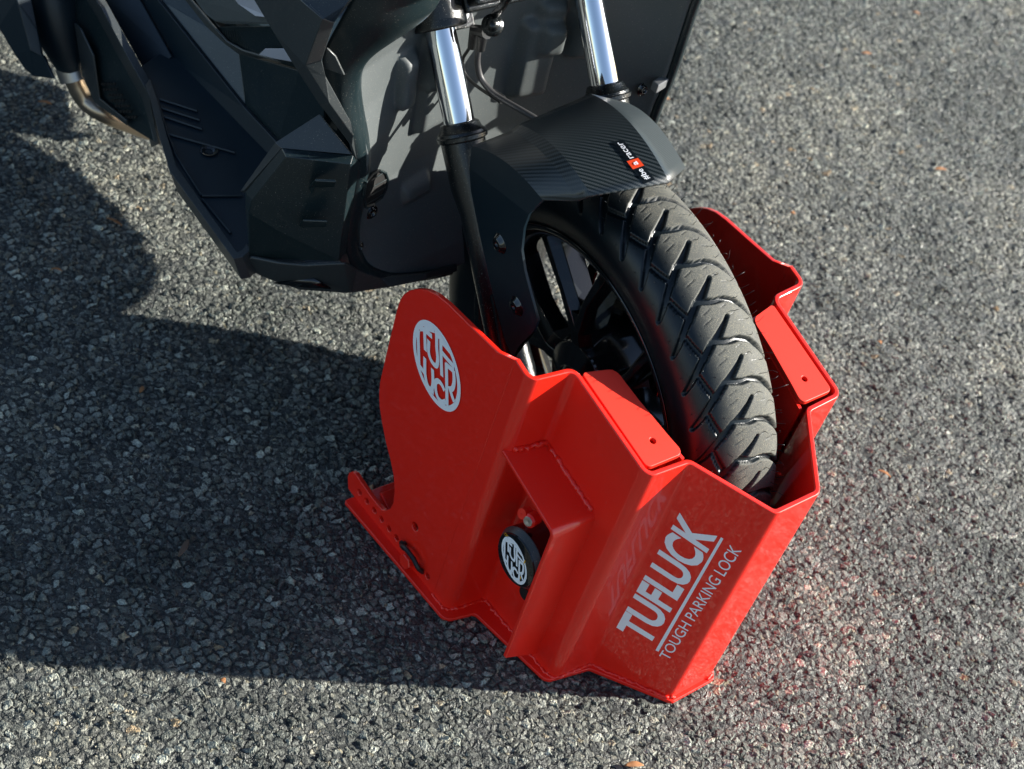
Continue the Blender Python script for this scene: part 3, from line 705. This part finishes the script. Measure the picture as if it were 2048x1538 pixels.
# front mudguard
def mudguard():
    cols = [(-.076, (-.100, .520), -.049, (.035, .5480)), (-.034, (-.109, .5385), -.010, (.0575, .5625)),
            (.052, (-.1085, .5280), .065, (.037, .5575)), (.060, (-.111, .520), .0735, (.029, .548)), (.0965, (-.123, .505), .090, (-.002, .5290))]
    creases = (1, 2, 3)
    nr = 14; V = []; UVs = []
    sarc = 0; prev = None
    for s, a, s2, b in cols:
        ra, rb = (math.hypot(p[0] - XF, p[1] - ZF) for p in (a, b)); ta, tb = (math.atan2(p[1] - ZF, p[0] - XF) for p in (a, b))
        cur = np.array((s, (ra + rb) / 2)); sarc += 0 if prev is None else np.linalg.norm(cur - prev); prev = cur
        for k in range(nr + 1):
            t = k / nr; r = ra + (rb - ra) * t + .004 * math.sin(PI * t); th = ta + (tb - ta) * t
            V.append(fp(XF + r * math.cos(th), s + (s2 - s) * t, ZF + r * math.sin(th))); UVs.append((sarc, -th * .29))
    F = []; nc = len(cols)
    for i in range(nc - 1):
        for k in range(nr): a = i * (nr + 1) + k; F.append((a, a + 1, a + nr + 2, a + nr + 1))
    # side flanges bolted to the fork legs
    for side in (1,):
        base = (nc - 1) * (nr + 1) if side > 0 else 0
        edge = [base + k for k in range(nr + 1)]
        if side > 0:
            px = [(1060, 428), (1050, 455), (1045, 500), (1052, 545), (1064, 590), (1078, 640), (1070, 662), (1042, 690), (1028, 716), (1012, 680), (985, 575), (962, 470), (944, 380), (941, 335)]
            ol = [loc_(MF, OF, x, y, 1, -.100) for x, y in px]; flange_ol = ol
        ol = flange_ol; b = len(V)
        for p in ol: V.append(fp(p[0], side * .100, p[2])); UVs.append((sarc if side > 0 else 0, p[2]))
        mid_ = len(V); c_ = np.mean(ol, axis=0); 
        # stitch: edge vertices (rear to front) then the outline (front, down, back up)
        loop = edge + [b + k for k in range(len(ol))]
        # split into quads between front side and rear side of the outline
        nf = 7; front = [edge[-1]] + [b + k for k in range(nf)]; rear = [edge[0]] + [b + len(ol) - 1 - k for k in range(len(ol) - nf)]
        F.append(tuple(edge + [front[1], rear[1]])) if side > 0 else F.append(tuple((edge + [front[1], rear[1]])[::-1]))
        for k in range(1, max(len(front), len(rear)) - 1):
            f0, f1 = front[min(k, len(front) - 1)], front[min(k + 1, len(front) - 1)]; r0, r1 = rear[min(k, len(rear) - 1)], rear[min(k + 1, len(rear) - 1)]
            q = [f0, f1, r1, r0]; q = [x for i_, x in enumerate(q) if x != q[i_ - 1]]
            if len(q) > 2: F.append(tuple(q) if side > 0 else tuple(q[::-1]))
    me = bpy.data.meshes.new('front_mudguard'); me.from_pydata([tuple(np.array(v) - OB) for v in V], [], F); me.update()
    ul = me.uv_layers.new(name='UVMap')
    for lp in me.loops: ul.data[lp.index].uv = UVs[lp.vertex_index]
    o = fin('front_mudguard', me, CAR, SC, smooth=True, thick=.0028, off=0, angle=40)
    me.materials.append(PLB)
    for p in me.polygons:
        if max(p.vertices) >= nc * (nr + 1): p.material_index = 1
    se = me.attributes.get('sharp_edge') or me.attributes.new('sharp_edge', 'BOOLEAN', 'EDGE')
    for e in me.edges:
        a, b = e.vertices; ca, cb = a // (nr + 1), b // (nr + 1)
        if ca == cb and abs(a - b) == 1 and ca in creases: se.data[e.index].value = True
        if ca == cb == nc - 1 or (a >= nc * (nr + 1)) or (b >= nc * (nr + 1)): se.data[e.index].value = True
    return o
mud = mudguard()
for px, py in ((1000, 487), (1034, 612)):
    for sd_ in (1,):
        l = loc_(MF, OF, px, py, 1, -.1015); c = fp(l[0], sd_ * .1015, l[2]); A2 = MF @ np.array([0, -1., 0])
        g = G(); g.lathe([(0, .0115), (.0006, .0115), (.0012, .0100), (.0045, .0078), (.0052, .0060), (.0052, .0042)], c, A2, 28); g.lathe([(.0052, .0042), (.0022, .0040), (.0022, .0002)], c, A2, 6)
        g.mk('mudguard_screw', GLS, SC, smooth=True, angle=30)
bmud = bvh_of([mud])
def gridquad(tf, nu, nv): return [tf(i / nu, j / nv) for i in range(nu + 1) for j in range(nv + 1)], [(i * (nv + 1) + j, (i + 1) * (nv + 1) + j, (i + 1) * (nv + 1) + j + 1, i * (nv + 1) + j + 1) for i in range(nu) for j in range(nv)]
Q = quadmap((1310, 360), (1246, 280.5), (1223, 285.5), (1288, 369))      # reads from the front edge back: u along words, v up the letters
I = lambda u, v: (u, v)
p2, f2 = gridquad(Q, 16, 3); stick = mk('sticker', [onto(*p, bmud, .0008) for p in p2], f2, STK, SC)
def dtext(txt, u0, u1, v0, v1, w_=0.01):
    v_, f_ = text_mesh(txt, w_); V = [onto(*Q(u0 + (u1 - u0) * (1 - 0) * a, v0 + (v1 - v0) * b), bmud, .0016) for a, b in v_]; mk('lettering', V, f_, WHT, stick)
dtext('#be', .05, .30, .28, .80); dtext('racer', .56, .95, .28, .66)
p2, f2 = gridquad(lambda u, v: Q(.345 + .19 * u, -.0 + 1.0 * v), 5, 3); mk('orange_square', [onto(*p, bmud, .0012) for p in p2], f2, ORG, stick)
dtext('a', .40, .48, .30, .66, .03)

# ---- bodywork.  Every sheet is mirrored to the other flank of the scooter
def sheet(name, pts, faces, mt, mirror=True, thick=.003, bevel=.0015, smooth=True, angle=28, sub=0, seg=3):
    V = [np.array(p, float) for p in pts]; F = [tuple(f) for f in faces]
    if mirror: mk(name, [mirror_b(p) for p in V], [f[::-1] for f in F], mt, SC, smooth=smooth, thick=thick, off=0, bevel=bevel, seg=seg, angle=angle, sub=sub)
    return mk(name, V, F, mt, SC, smooth=smooth, thick=thick, off=-1 if False else 0, bevel=bevel, seg=seg, angle=angle, sub=sub)
# inner leg shield facing the front wheel
EL = [(900, -90, .160), (880, -10, .165), (862, 30, .172), (790, 78, .195), (732, 115, .215), (706, 160, .222), (718, 240, .214), (736, 318, .206), (722, 400, .203), (706, 470, .200), (712, 520, .190), (745, 548, .168), (830, 552, .110), (905, 535, .050)]
PE = [loc_(MB, OB, a, b, 1, -(c - SHF)) for a, b, c in EL]
zk = PE[9][2]; up_ = sorted(PE[:10], key=lambda p: p[2]); lo_ = PE[:8:-1]
UZ = [p[2] for p in up_] + [1.1]; US = [-p[1] for p in up_] + [-up_[-1][1]]; UX = [p[0] for p in up_] + [up_[-1][0]]
LZ = [p[2] for p in lo_]; LX = [p[0] for p in lo_]; LS = [-p[1] for p in lo_]; ZB0 = LZ[0]; XB0 = LX[0]
def sfull(z, sg=1): return float(np.interp(z, UZ, US)) if sg > 0 else .20
def shx(s, z):
    sg = 1 if s >= 0 else -1; a = abs(s)
    xe = float(np.interp(z, LZ[:-1] + UZ, LX[:-1] + UX)) if sg > 0 else float(np.interp(z, [.20, .30, .36, .41, .465, .566, .8, 1.0], [XB0, -.20, -.175, -.176, -.170, -.170, -.150, -.15]))
    xc = float(np.interp(z, [ZB0, ZB0 + .03, ZB0 + .09, ZB0 + .14, .5, .7, 1.0], [XB0, XB0 - .008, XB0 - .045, XB0 - .062, XB0 - .065, XB0 - .055, XB0 - .02]))
    x = xe + (xc - xe) * max(1 - (a / max(sfull(z, sg), .18)) ** 2, 0) ** .75
    for cs_, cz, ws, wz, h_ in SHB:
        x += h_ / (1 + math.exp(min((abs(a - cs_) - ws) / .0014, 60))) / (1 + math.exp(min((abs(z - cz) - wz) / .0018, 60)))
    return x
SHB = []
def shsolve(px, py):
    x = -.22; Mi = MB.T; C = Mi @ (CAM - OB); v = Mi @ ray(px, py)
    for _ in range(40):
        p = C + v * ((x - C[0]) / v[0]); x = .5 * x + .5 * shx(-p[1], p[2])
    return -p[1], p[2]
feat = [(805, 155, .011, .030, .016), (828, 372, .020, .010, .010), (858, 110, .014, .03, .012), (1060, 110, .02, .05, .014)]
SHB = [(abs(shsolve(px, py)[0]), shsolve(px, py)[1], ws, wz, h_) for px, py, ws, wz, h_ in feat]
def zbot(u): return float(np.interp(abs(u), [0] + [q / LS[-1] for q in LS], [ZB0] + LZ))
ns, nz = 190, 200; V = []; F = []
for i in range(ns + 1):
    u = -1 + 2 * i / ns; u = math.copysign(abs(u) ** .8, u)
    for j in range(nz + 1):
        t = (j / nz) ** 1.25; zb = zbot(u); z = zb + (1.0 - zb) * t; sg = 1 if u >= 0 else -1; s = u * (sfull(z, sg) if (z > zk or sg < 0) else US[0]); V.append(bp(shx(s, z), s, z))
for i in range(ns):
    for j in range(nz): a = i * (nz + 1) + j; F.append((a, a + 1, a + nz + 2, a + nz + 1))
shield = mk('leg_shield', V, F, PLT, SC, smooth=True, angle=70, thick=.003, off=0)
bsh = bvh_of([shield])
# rounded rim around the shield
BK = [(760, -110, .250), (705, -5, .250), (680, 40, .255), (655, 85, .250), (643, 118, .250), (648, 150, .245), (695, 240, .232), (716, 322, .218), (699, 410, .214), (690, 480, .210), (694, 525, .200), (715, 556, .185), (830, 568, .115), (905, 549, .050)]
V = []; nc = 6
for e, b in zip(EL, BK):
    e = loc_(MB, OB, e[0], e[1], 1, -(e[2] - SHF)); b = loc_(MB, OB, b[0], b[1], 1, -(b[2] - SHF)); wd = np.linalg.norm(b - e); bul = min(wd * .22, .022)
    for q in (e + (-.006, .010, 0), e + (.001, .002, 0), e + (b - e) * .10 + (bul * .35, -bul * .2, 0), e + (b - e) * .35 + (bul * .7, -bul * .6, 0), e + (b - e) * .7 + (bul * .4, -bul * .7, 0), b):
        V.append(OB + MB @ np.array(q))
F = [(i * nc + j, (i + 1) * nc + j, (i + 1) * nc + j + 1, i * nc + j + 1) for i in range(len(EL) - 1) for j in range(nc - 1)]
sheet('shield_rim', V, F, PLA, mirror=False, thick=.002, bevel=0, sub=2, angle=80)
g = G(); g.tube([bp(shx(-.205, z) + .002, -.207, z) for z in np.linspace(.26, 1.0, 24)], .006, 12)
for z0, z1 in zip(np.linspace(.26, .98, 18), np.linspace(.30, 1.02, 18)):
    pass
g.mk('shield_rim', PLA, SC, smooth=True)
# outer leg-shield panel
P = [BS(430, -90, .250), BS(512, 0, .262), BS(548, 60, .268), BS(597, 138, .268), BS(640, 205, .262), BS(700, 288, .235), BS(712, 325, .222),
     BS(520, -90, .262), BS(604, 0, .278), BS(647, 37, .284), BS(613, 128, .280), BS(660, 205, .262), BS(704, 268, .236),
     BS(700, -90, .250), BS(703, 0, .256), BS(668, 45, .270), BS(643, 118, .270), BS(650, 150, .264), BS(700, 243, .240)]
sheet('side_panel', P, [(0, 7, 8, 1), (1, 8, 9, 10), (1, 10, 2), (2, 10, 3), (3, 10, 11, 4), (4, 11, 12, 5), (5, 12, 18, 6), (7, 13, 14, 8), (8, 14, 15, 9), (9, 15, 16, 10), (10, 16, 17, 11), (11, 17, 18, 12)], PLG, thick=.004, bevel=.003, angle=6)
# small grey wedge in the gap behind the panel
P = [BS(654, 94, .262), BS(644, 133, .262), BS(690, 150, .248), BS(672, 112, .256)]
sheet('vent_wedge', P, [(0, 1, 2, 3)], PLG, bevel=.001)
# pod under the panel: frame and black face, bottom skirt
P = [BS(556, 284, .268), BS(640, 228, .250), BS(703, 303, .226), BS(716, 322, .216),
     BS(570, 300, .276), BS(703, 315, .222), BS(485, 382, .292), BS(495, 412, .294), BS(500, 385, .296), BS(478, 372, .288), BS(545, 290, .272)]
sheet('pod_trim', [BS(553, 287, .268), BS(640, 229, .246), BS(712, 318, .218), BS(703, 309, .229), BS(565, 297, .276), BS(492, 382, .296), BS(484, 384, .290), BS(500, 362, .284)],
      [(0, 1, 2, 3, 4), (0, 4, 5, 7), (5, 6, 7)], PLG, thick=.004, bevel=.003, angle=8)
P = [BS(566, 298, .276), BS(704, 311, .229), BS(717, 324, .217), BS(700, 420, .214), BS(690, 500, .210), BS(700, 534, .200),
     BS(574, 314, .283), BS(700, 328, .236), BS(689, 420, .230), BS(676, 520, .222),
     BS(494, 384, .295), BS(494, 410, .298), BS(506, 400, .302), BS(500, 515, .284), BS(500, 424, .302), BS(560, 460, .285)]
sheet('lower_pod', P, [(0, 6, 7, 1), (1, 7, 8, 3, 2), (3, 8, 9, 4), (4, 9, 5), (0, 10, 12, 6), (10, 11, 14, 12), (6, 12, 14, 15, 9, 8, 7), (14, 13, 9, 15), (11, 13, 14)], PLA, thick=.004, bevel=.0035, angle=8)
for a_, b_ in (((630, 360), (672, 362)), ((606, 440), (655, 442))):
    g = G()
    for P4 in ([BS(a_[0] - 12, a_[1] + 14, .266), BS(a_[0], a_[1], .276), BS(b_[0], b_[1], .262), BS(b_[0] - 2, b_[1] + 10, .254)], [BS(a_[0] - 12, a_[1] + 14, .266), BS(a_[0] - 6, a_[1] + 30, .262), BS(a_[0] + 4, a_[1] + 6, .266), BS(a_[0], a_[1], .276)]):
        g.add(P4, [(0, 1, 2, 3)]); 
    g.mk('pod_step', PLA, SC, thick=.003, bevel=.0012)
P = [BS(478, 528, .288), BS(540, 556, .262), BS(600, 577, .235), BS(700, 584, .186), BS(780, 574, .150), BS(850, 560, .105), BS(912, 543, .045),
     BS(500, 512, .288), BS(560, 524, .268), BS(610, 528, .246), BS(690, 524, .212), BS(712, 536, .190), BS(760, 552, .158), BS(850, 545, .100), BS(912, 527, .045)]
sheet('bottom_skirt', P, [(0, 1, 8, 7), (1, 2, 9, 8), (2, 3, 10, 9), (3, 11, 10), (3, 4, 12, 11), (4, 5, 13, 12), (5, 6, 14, 13)], PLG, thick=.005, bevel=.004, angle=5)
P = [BS(548, 566, .262), BS(628, 556, .232), BS(662, 577, .216), BS(610, 574, .238)]
sheet('skirt_slot', P, [(0, 1, 2, 3)], GLS, thick=.002, bevel=0)
# underside closing the front pod
P = [BS(478, 526, .286), BS(600, 575, .233), BS(700, 582, .184), BS(850, 558, .103), bp(-.28, .0, .19), bp(-.45, .0, .21), bp(-.45, .26, .26)]
sheet('belly_pan', P, [(0, 1, 2, 6), (2, 3, 4, 5, 6)], PLA, bevel=0, smooth=False)
# footboard
FZ = .292
ft_in = [BZ(298, 158, FZ), BZ(345, 115, FZ), BZ(535, 310, FZ), BZ(490, 385, FZ), BZ(495, 488, FZ), BZ(488, 500, FZ), BZ(474, 507, FZ), BZ(351, 334, FZ), BZ(331, 268, FZ), BZ(311, 195, FZ)]
dn = MB @ np.array([0, 0, -.006]); dn2 = MB @ np.array([0, 0, -.036])
ro = [BZ(292, 170, FZ), BZ(303, 200, FZ), BZ(321, 275, FZ), BZ(341, 342, FZ), BZ(468, 517, FZ), BZ(484, 514, FZ), BZ(500, 500, FZ)]
fb = list(ft_in); fb[0] = BZ(280, 128, FZ); fb[1] = BZ(352, 78, FZ); fb[2] = BZ(560, 290, FZ); fb[3] = BZ(510, 385, FZ); fb[4] = BZ(512, 480, FZ)
sheet('footboard', [p + dn for p in fb], [(0, 1, 2, 3, 4, 5, 6, 7, 8, 9)], PLB, thick=.004, bevel=.002, smooth=False)
ri = [ft_in[0], ft_in[9], ft_in[8], ft_in[7], ft_in[6], ft_in[5], ft_in[4]]
V = [p for k in range(7) for p in (ri[k] + dn, ri[k], ro[k], ro[k] + dn2 + (MB @ np.array([0, .012, 0])))]
F = [(4 * k + j, 4 * k + 4 + j, 4 * k + 5 + j, 4 * k + 1 + j) for k in range(6) for j in range(3)]
sheet('footboard_edge', V, F, PLG, thick=.003, bevel=.002, angle=10)
g = G()
def fz(px, py, h=.003): return BZ(px, py, FZ - .002)
for a_, b_ in (((349, 305), (404, 391)), ((404, 391), (484, 391)), ((405, 398), (462, 466)), ((314, 197), (336, 270)), ((336, 270), (352, 308)), ((320, 198), (395, 222)), ((324, 216), (400, 240)), ((328, 233), (404, 258)), ((338, 268), (470, 305))):
    g.tube([fz(*a_), fz(*b_)], .0016, 6)
g.mk('footboard_rib', PLB, SC, smooth=True)
g = G(); g.lathe([(-.002, .0001), (-.002, .004), (.0005, .0045), (.002, .008), (.0022, .0105)], BZ(418, 303, FZ - .004), MB @ np.array([0, 0, 1.]), 24); g.mk('footboard_screw', GLS, SC, smooth=True)
# tunnel side, edge highlight and upper panel
P = [BS(200, -90, .170), BS(281, 0, .172), BS(345, 113, .172), BS(535, 309, .172), BS(300, -40, .165), BS(319, 0, .165), BS(490, 214, .165), BS(556, 285, .165), BS(600, 320, .17)]
sheet('tunnel_side', P, [(0, 4, 5, 1), (1, 5, 6, 2), (2, 6, 7, 3), (3, 7, 8)], PLB, bevel=.001, angle=3)
st = [(300, -30), (319, 0), (400, 103), (490, 214), (520, 248), (558, 285)]
V = [p for x, y in st for p in (BS(x - 5, y + 3, .166), BS(x + 5, y - 3, .158))]
sheet('tunnel_edge_highlight', V, [(2 * k, 2 * k + 2, 2 * k + 3, 2 * k + 1) for k in range(len(st) - 1)], PLT, thick=.002, bevel=0)  # paler plastic strip stands for the light caught along this edge
P = [BS(319, -20, .160), BS(324, 0, .160), BS(494, 212, .160), BS(560, 280, .160), BS(650, 245, .165), BS(372, -10, .140), BS(425, 60, .140), BS(480, 107, .142), BS(600, 141, .160), BS(650, 180, .170)]
sheet('tunnel_cover', P, [(0, 5, 6, 1), (1, 6, 7, 2), (2, 7, 8, 3), (3, 8, 9, 4)], PLA, bevel=.001, angle=3)
st = [(360, -20), (375, 0), (424, 58), (452, 88), (482, 105), (540, 122), (602, 140)]
V = [p for x, y in st for p in (BS(x - 2, y + 5, .141), BS(x + 4, y - 5, .148))]
sheet('cover_edge_strip', V, [(2 * k, 2 * k + 2, 2 * k + 3, 2 * k + 1) for k in range(len(st) - 1)], PLG, thick=.003, bevel=.001)
P = [BS(376, -10, .140), BS(405, 25, .140), BS(440, 66, .140), BS(486, 103, .142), BS(610, 140, .150), BS(560, 52, .15), BS(440, 54, .14), BS(420, 38, .14), BS(388, -10, .14)]
ins = sheet('textured_insert', P, [(0, 8, 7, 6, 1), (1, 6, 2), (2, 6, 5, 4, 3)], PLA, bevel=0, smooth=False)
g = G()
for k in range(26):
    x = 432 + k * 4.6; y0 = 60 + max(0, (x - 432)) * .02; y1 = min(64 + (x - 432) * .62, 104) if x < 512 else 82
    g.tube([BS(x, y0, .1445), BS(x + 1.5, y1, .1445)], .0007, 4)
g.mk('insert_rib', PLA, SC)
P = [BS(380, -60, .146), BS(400, 0, .148), BS(430, 38, .148), BS(548, 40, .158), BS(580, 40, .16), BS(540, -60, .155), BS(466, -10, .152), BS(500, 12, .158), BS(520, 34, .158)]
sheet('upper_cover', [BS(365, -60, .146), BS(392, 0, .150), BS(412, 28, .150), BS(432, 43, .150), BS(455, 48, .150), BS(560, 48, .160), BS(540, -60, .16)], [(0, 1, 2, 3, 4, 5, 6)], PLT, bevel=.002, smooth=False)
sheet('silver_trim', [BS(462, -12, .156), BS(478, 8, .157), BS(512, 32, .163), BS(545, 36, .164), BS(530, -12, .163)], [(0, 1, 2, 3, 4)], SIL, thick=.002, bevel=.0006, smooth=False)
sheet('silver_badge', [BS(519, 109, .153), BS(531, 97, .155), BS(568, 97, .160), BS(590, 124, .160), BS(550, 117, .156)], [(0, 1, 2, 3, 4)], SIL, thick=.002, bevel=.0006, smooth=False)
# passenger side: seat base, belly panels, exhaust
sheet('rear_side_panel', [BS(150, -120, .20), BS(205, -10, .205), BS(300, 160, .205), BS(345, 113, .176), BS(281, 0, .176), BS(220, -120, .18)], [(0, 1, 2, 3, 4, 5)], PLB, bevel=.002, smooth=False)
st = [(185, -10), (205, 20), (245, 95), (298, 190), (302, 215), (318, 290)]
V = [p for x, y in st for p in (BS(x - 13, y + 4, .228), BS(x, y - 2, .236), BS(x + 12, y - 6, .226))]
F = [(3 * k + j, 3 * k + 3 + j, 3 * k + 4 + j, 3 * k + 1 + j) for k in range(5) for j in range(2)]
sheet('footrest_rail', V, F, PLG, thick=.004, bevel=.002, angle=8)
sheet('belly_panel', [BS(118, -40, .232), BS(148, 40, .236), BS(162, 120, .240), BS(182, 178, .240), BS(254, 250, .238), BS(312, 285, .235), BS(285, 170, .226), BS(230, 60, .222), BS(190, -40, .220)],
      [(0, 1, 7, 8), (1, 2, 7), (2, 3, 6, 7), (3, 4, 5, 6)], PLA, thick=.004, bevel=.003, angle=5)
sheet('belly_panel_trim', [BS(150, 45, .244), BS(163, 58, .244), BS(188, 110, .244), BS(200, 196, .246), BS(254, 240, .246), BS(256, 251, .244), BS(190, 205, .246), BS(166, 150, .247)],
      [(0, 1, 2, 7), (2, 3, 6, 7), (3, 4, 5, 6)], PLG, thick=.003, bevel=.002, angle=5)
g = G()
for r in range(7):
    for c in range(5):
        x = 205 + r * 7 + c * 6 - 3 * (r % 2); y = 168 + r * 11
        g.box(BS(x, y, .243), np.array(BS(x + 4, y, .243)) - BS(x, y, .243), (0, .002, 0), np.array(BS(x, y + 5, .243)) - BS(x, y, .243))
g.mk('perforation', BLK, SC)
g = G(); g.tube([BS(85, -70, .250), BS(105, 0, .250), BS(118, 60, .250), BS(133, 105, .248), BS(146, 140, .246)], [.034, .034, .032, .024, .018], 32)
g.mk('silencer', PLB, SC, smooth=True)
g = G(); g.tube([BS(142, 132, .246), BS(151, 158, .245)], .0205, 32); g.mk('pipe_clamp', STL, SC, smooth=True, angle=40)
g = G(); g.tube(smoothpath([BS(146, 148, .245), BS(156, 175, .242), BS(172, 200, .236), BS(200, 222, .226), BS(240, 240, .20), BS(300, 262, .15)], 8), .0130, 24); g.mk('header_pipe', HDR, SC, smooth=True)
sheet('rear_mudguard', [BS(-60, -90, .31), BS(0, 55, .31), BS(30, 105, .31), BS(52, 138, .308), BS(70, 152, .306), BS(110, 157, .300), BS(88, 115, .300), BS(75, 60, .298), BS(62, 0, .296), BS(30, -90, .29), BS(35, 0, .312), BS(62, 100, .312)],
      [(0, 1, 10, 9), (1, 2, 11, 10), (2, 3, 4, 11), (4, 5, 6, 11), (6, 7, 10, 11), (7, 8, 9, 10)], PLB, mirror=False, thick=.004, bevel=.003, angle=5)
# chassis core, seat, front cowl and handlebar (beyond the top of the photo, they shade the ground and close the machine)
g = G()
def lbox(x0, x1, s0, s1, z0, z1): g.box(bp((x0 + x1) / 2, (s0 + s1) / 2, (z0 + z1) / 2), MB @ np.array([x1 - x0, 0, 0]), MB @ np.array([0, s1 - s0, 0]), MB @ np.array([0, 0, z1 - z0]))
lbox(-1.00, -.36, -.115, .115, .22, .37); lbox(-1.40, -.85, -.11, .11, .36, .74); g.mk('chassis_core', PLA, SC, bevel=.02, seg=3)
g = G(); V = []
for x, z0, z1, sw in ((-.60, .74, .80, .10), (-.78, .74, .83, .14), (-1.0, .75, .84, .16), (-1.2, .80, .92, .14), (-1.42, .86, .96, .10)):
    V += [bp(x, -sw, z0), bp(x, -sw * .8, z1), bp(x, sw * .8, z1), bp(x, sw, z0)]
F = [(4 * k + j, 4 * k + 4 + j, 4 * k + 4 + (j + 1) % 4, 4 * k + (j + 1) % 4) for k in range(4) for j in range(4)] + [(0, 1, 2, 3), (19, 18, 17, 16)]
mk('seat', V, F, PLA, SC, smooth=True, bevel=.012, seg=3)
V = []
for x, z0, z1, sw in ((-.24, .80, 1.12, .20), (-.10, .80, 1.12, .22), (.02, .82, 1.06, .20), (.12, .86, .98, .12)):
    V += [bp(x, -sw, z0), bp(x, -sw * .7, z1), bp(x, sw * .7, z1), bp(x, sw, z0)]
F = [(4 * k + j, 4 * k + 4 + j, 4 * k + 4 + (j + 1) % 4, 4 * k + (j + 1) % 4) for k in range(3) for j in range(4)] + [(0, 1, 2, 3), (15, 14, 13, 12)]
mk('front_cowl', V, F, PLG, SC, smooth=True, bevel=.01, seg=3)
g = G(); g.tube(smoothpath([wp(-.36, .34, 1.13), wp(-.30, .24, 1.14), wp(-.30, 0, 1.12), wp(-.30, -.24, 1.14), wp(-.36, -.34, 1.13)], 6), .013, 12); g.mk('handlebar', HOSE2, SC, smooth=True)
g = G(); rc = bp(-1.30, 0, .262); ra = MB @ np.array([0, 1., 0])
g.lathe([(-.04, .18), (-.062, .21), (-.06, .235), (-.035, .258), (0, .264), (.035, .258), (.06, .235), (.062, .21), (.04, .18)], rc, ra, 64, True); g.lathe([(-.04, .185), (-.03, .165), (.03, .165), (.04, .185)], rc, ra, 48)
g.lathe([(-.05, .01), (-.05, .05), (.05, .05), (.05, .01)], rc, ra, 24)
for k in range(5):
    a = k * 2 * PI / 5; d = MB @ np.array([math.cos(a), 0, math.sin(a)]); g.box(rc + d * .105, d * .14, ra * .03, np.cross(d, ra) * .03)
g.mk('rear_wheel', HOSE2, SC, smooth=True, angle=50)
# shield details: vent, screws, clip
vp = [(728, 412), (727, 385), (731, 362), (742, 346), (756, 339), (768, 344), (773, 358), (769, 378), (760, 395), (745, 407)]
c_ = np.mean(vp, axis=0); V = [onto(*c_, bsh, .0014)] + [onto(*p, bsh, .0014) for p in vp]
vent = mk('vent_grille', V, [(0, 1 + k, 1 + (k + 1) % len(vp)) for k in range(len(vp))], BLK, SC)
g = G()
for a_, b_ in (((731, 364), (765, 343)), ((728, 380), (772, 356)), ((727, 395), (770, 372)), ((727, 409), (763, 388))):
    g.tube([onto(a_[0] + (b_[0] - a_[0]) * t, a_[1] + (b_[1] - a_[1]) * t, bsh, .0021) for t in np.linspace(.03, .97, 6)], .0007, 5)
g.tube([onto(*p, bsh, .0022) for p in vp + vp[:1]], .0016, 6, False)
g.mk('grille_slat', PLA, vent)
def screw(px, py, r=.006, b=bsh):
    p = onto(px, py, b, 0)
    if p is None: p = BS(px, py, -.13)
    n = MB @ np.array([.97, -.1, .2]); g = G()
    g.lathe([(.001, r * 1.5), (.0018, r * 1.4), (.0018, r), (.0045, r * .9), (.005, r * .6), (.0026, r * .45), (.0026, .0002)], p, n, 24); g.mk('shield_screw', GLS, SC, smooth=True, angle=30)
screw(741, 423); screw(717, 492, .004); screw(1285, 178)
g = G(); q = onto(1322, 165, bsh, .004)
if q is None: q = BS(1322, 165, -.17)
g.box(q, MB @ np.array([.01, 0, .0]), MB @ np.array([0, .016, .004]), MB @ np.array([0, 0, .012])); g.mk('panel_clip', ALU, SC, bevel=.001)

# ------------------------------------------------------------------ dry leaf scraps on the asphalt
LF = mat('dry_leaf', (.34, .15, .055), .8); LF2 = mat('dark_dry_leaf', (.13, .085, .055), .8)
def leaf(px, py, ang, ln, wd, label, mt=LF, nm='leaf_scrap'):
    c = at(px, py, 2, .0035); r = root(nm, tuple(c), label, 'dry leaf', 'dry leaf scraps on the asphalt')
    bpy.data.objects.remove(r)
    V = []; F = []; n = 8
    for i in range(n + 1):
        t = i / n; w_ = wd * (math.sin(PI * min(t * .9 + .06, 1)) ** .8) * rng.uniform(.8, 1.1); z = .0018 * math.sin(PI * t) + rng.uniform(0, .0006)
        for k in (-1, 0, 1):
            x = (t - .5) * ln; y = k * w_ / 2 + .12 * wd * math.sin(3 * t); V.append((x * math.cos(ang) - y * math.sin(ang), x * math.sin(ang) + y * math.cos(ang), z + abs(k) * .0012))
    for i in range(n):
        for k in range(2): a = 3 * i + k; F.append((a, a + 3, a + 4, a + 1))
    me = bpy.data.meshes.new(nm); me.from_pydata(V, [], F); me.update(); o = fin(nm, me, mt, None, smooth=True, thick=.0005, angle=70); o.location = c
    o['label'] = label; o['category'] = 'dry leaf'; o['group'] = 'dry leaf scraps on the asphalt'
leaf(1768, 948, .4, .020, .005, 'tan dry leaf scrap right of the red wheel lock')
leaf(1328, 199, 1.3, .022, .008, 'orange dry leaf scrap just right of the mudguard edge')
leaf(1880, 340, 1.2, .026, .008, 'pale tan leaf scrap at the far right above mid height')
leaf(1732, 108, 1.2, .022, .007, 'small buff leaf scrap in the upper right of the asphalt')
leaf(1832, 27, .5, .016, .006, 'brown leaf scrap near the top right edge')
leaf(1758, 686, .2, .008, .006, 'small orange leaf flake right of the two lid plates')
leaf(1585, 428, .8, .009, .006, 'tiny orange leaf flake above the far side plate')
leaf(229, 445, .5, .024, .005, 'rust brown leaf sliver in the upper left under the scooter')
leaf(113, 541, 1.0, .014, .004, 'rust brown leaf sliver in the left shadow', )
leaf(367, 1097, -.9, .026, .008, 'dark brown dry leaf lying in the long shadow left of the lock', LF2)
leaf(283, 780, -.8, .012, .005, 'brown leaf scrap on the lit strip between two shadows')
leaf(445, 1363, .3, .007, .006, 'small orange chip on sunlit asphalt below the shadow edge')
leaf(90, 207, .9, .020, .006, 'buff leaf scrap beside the exhaust pipe at upper left')
leaf(1268, 1532, 1.1, .022, .007, 'pale leaf scrap cut by the bottom edge of the photo')
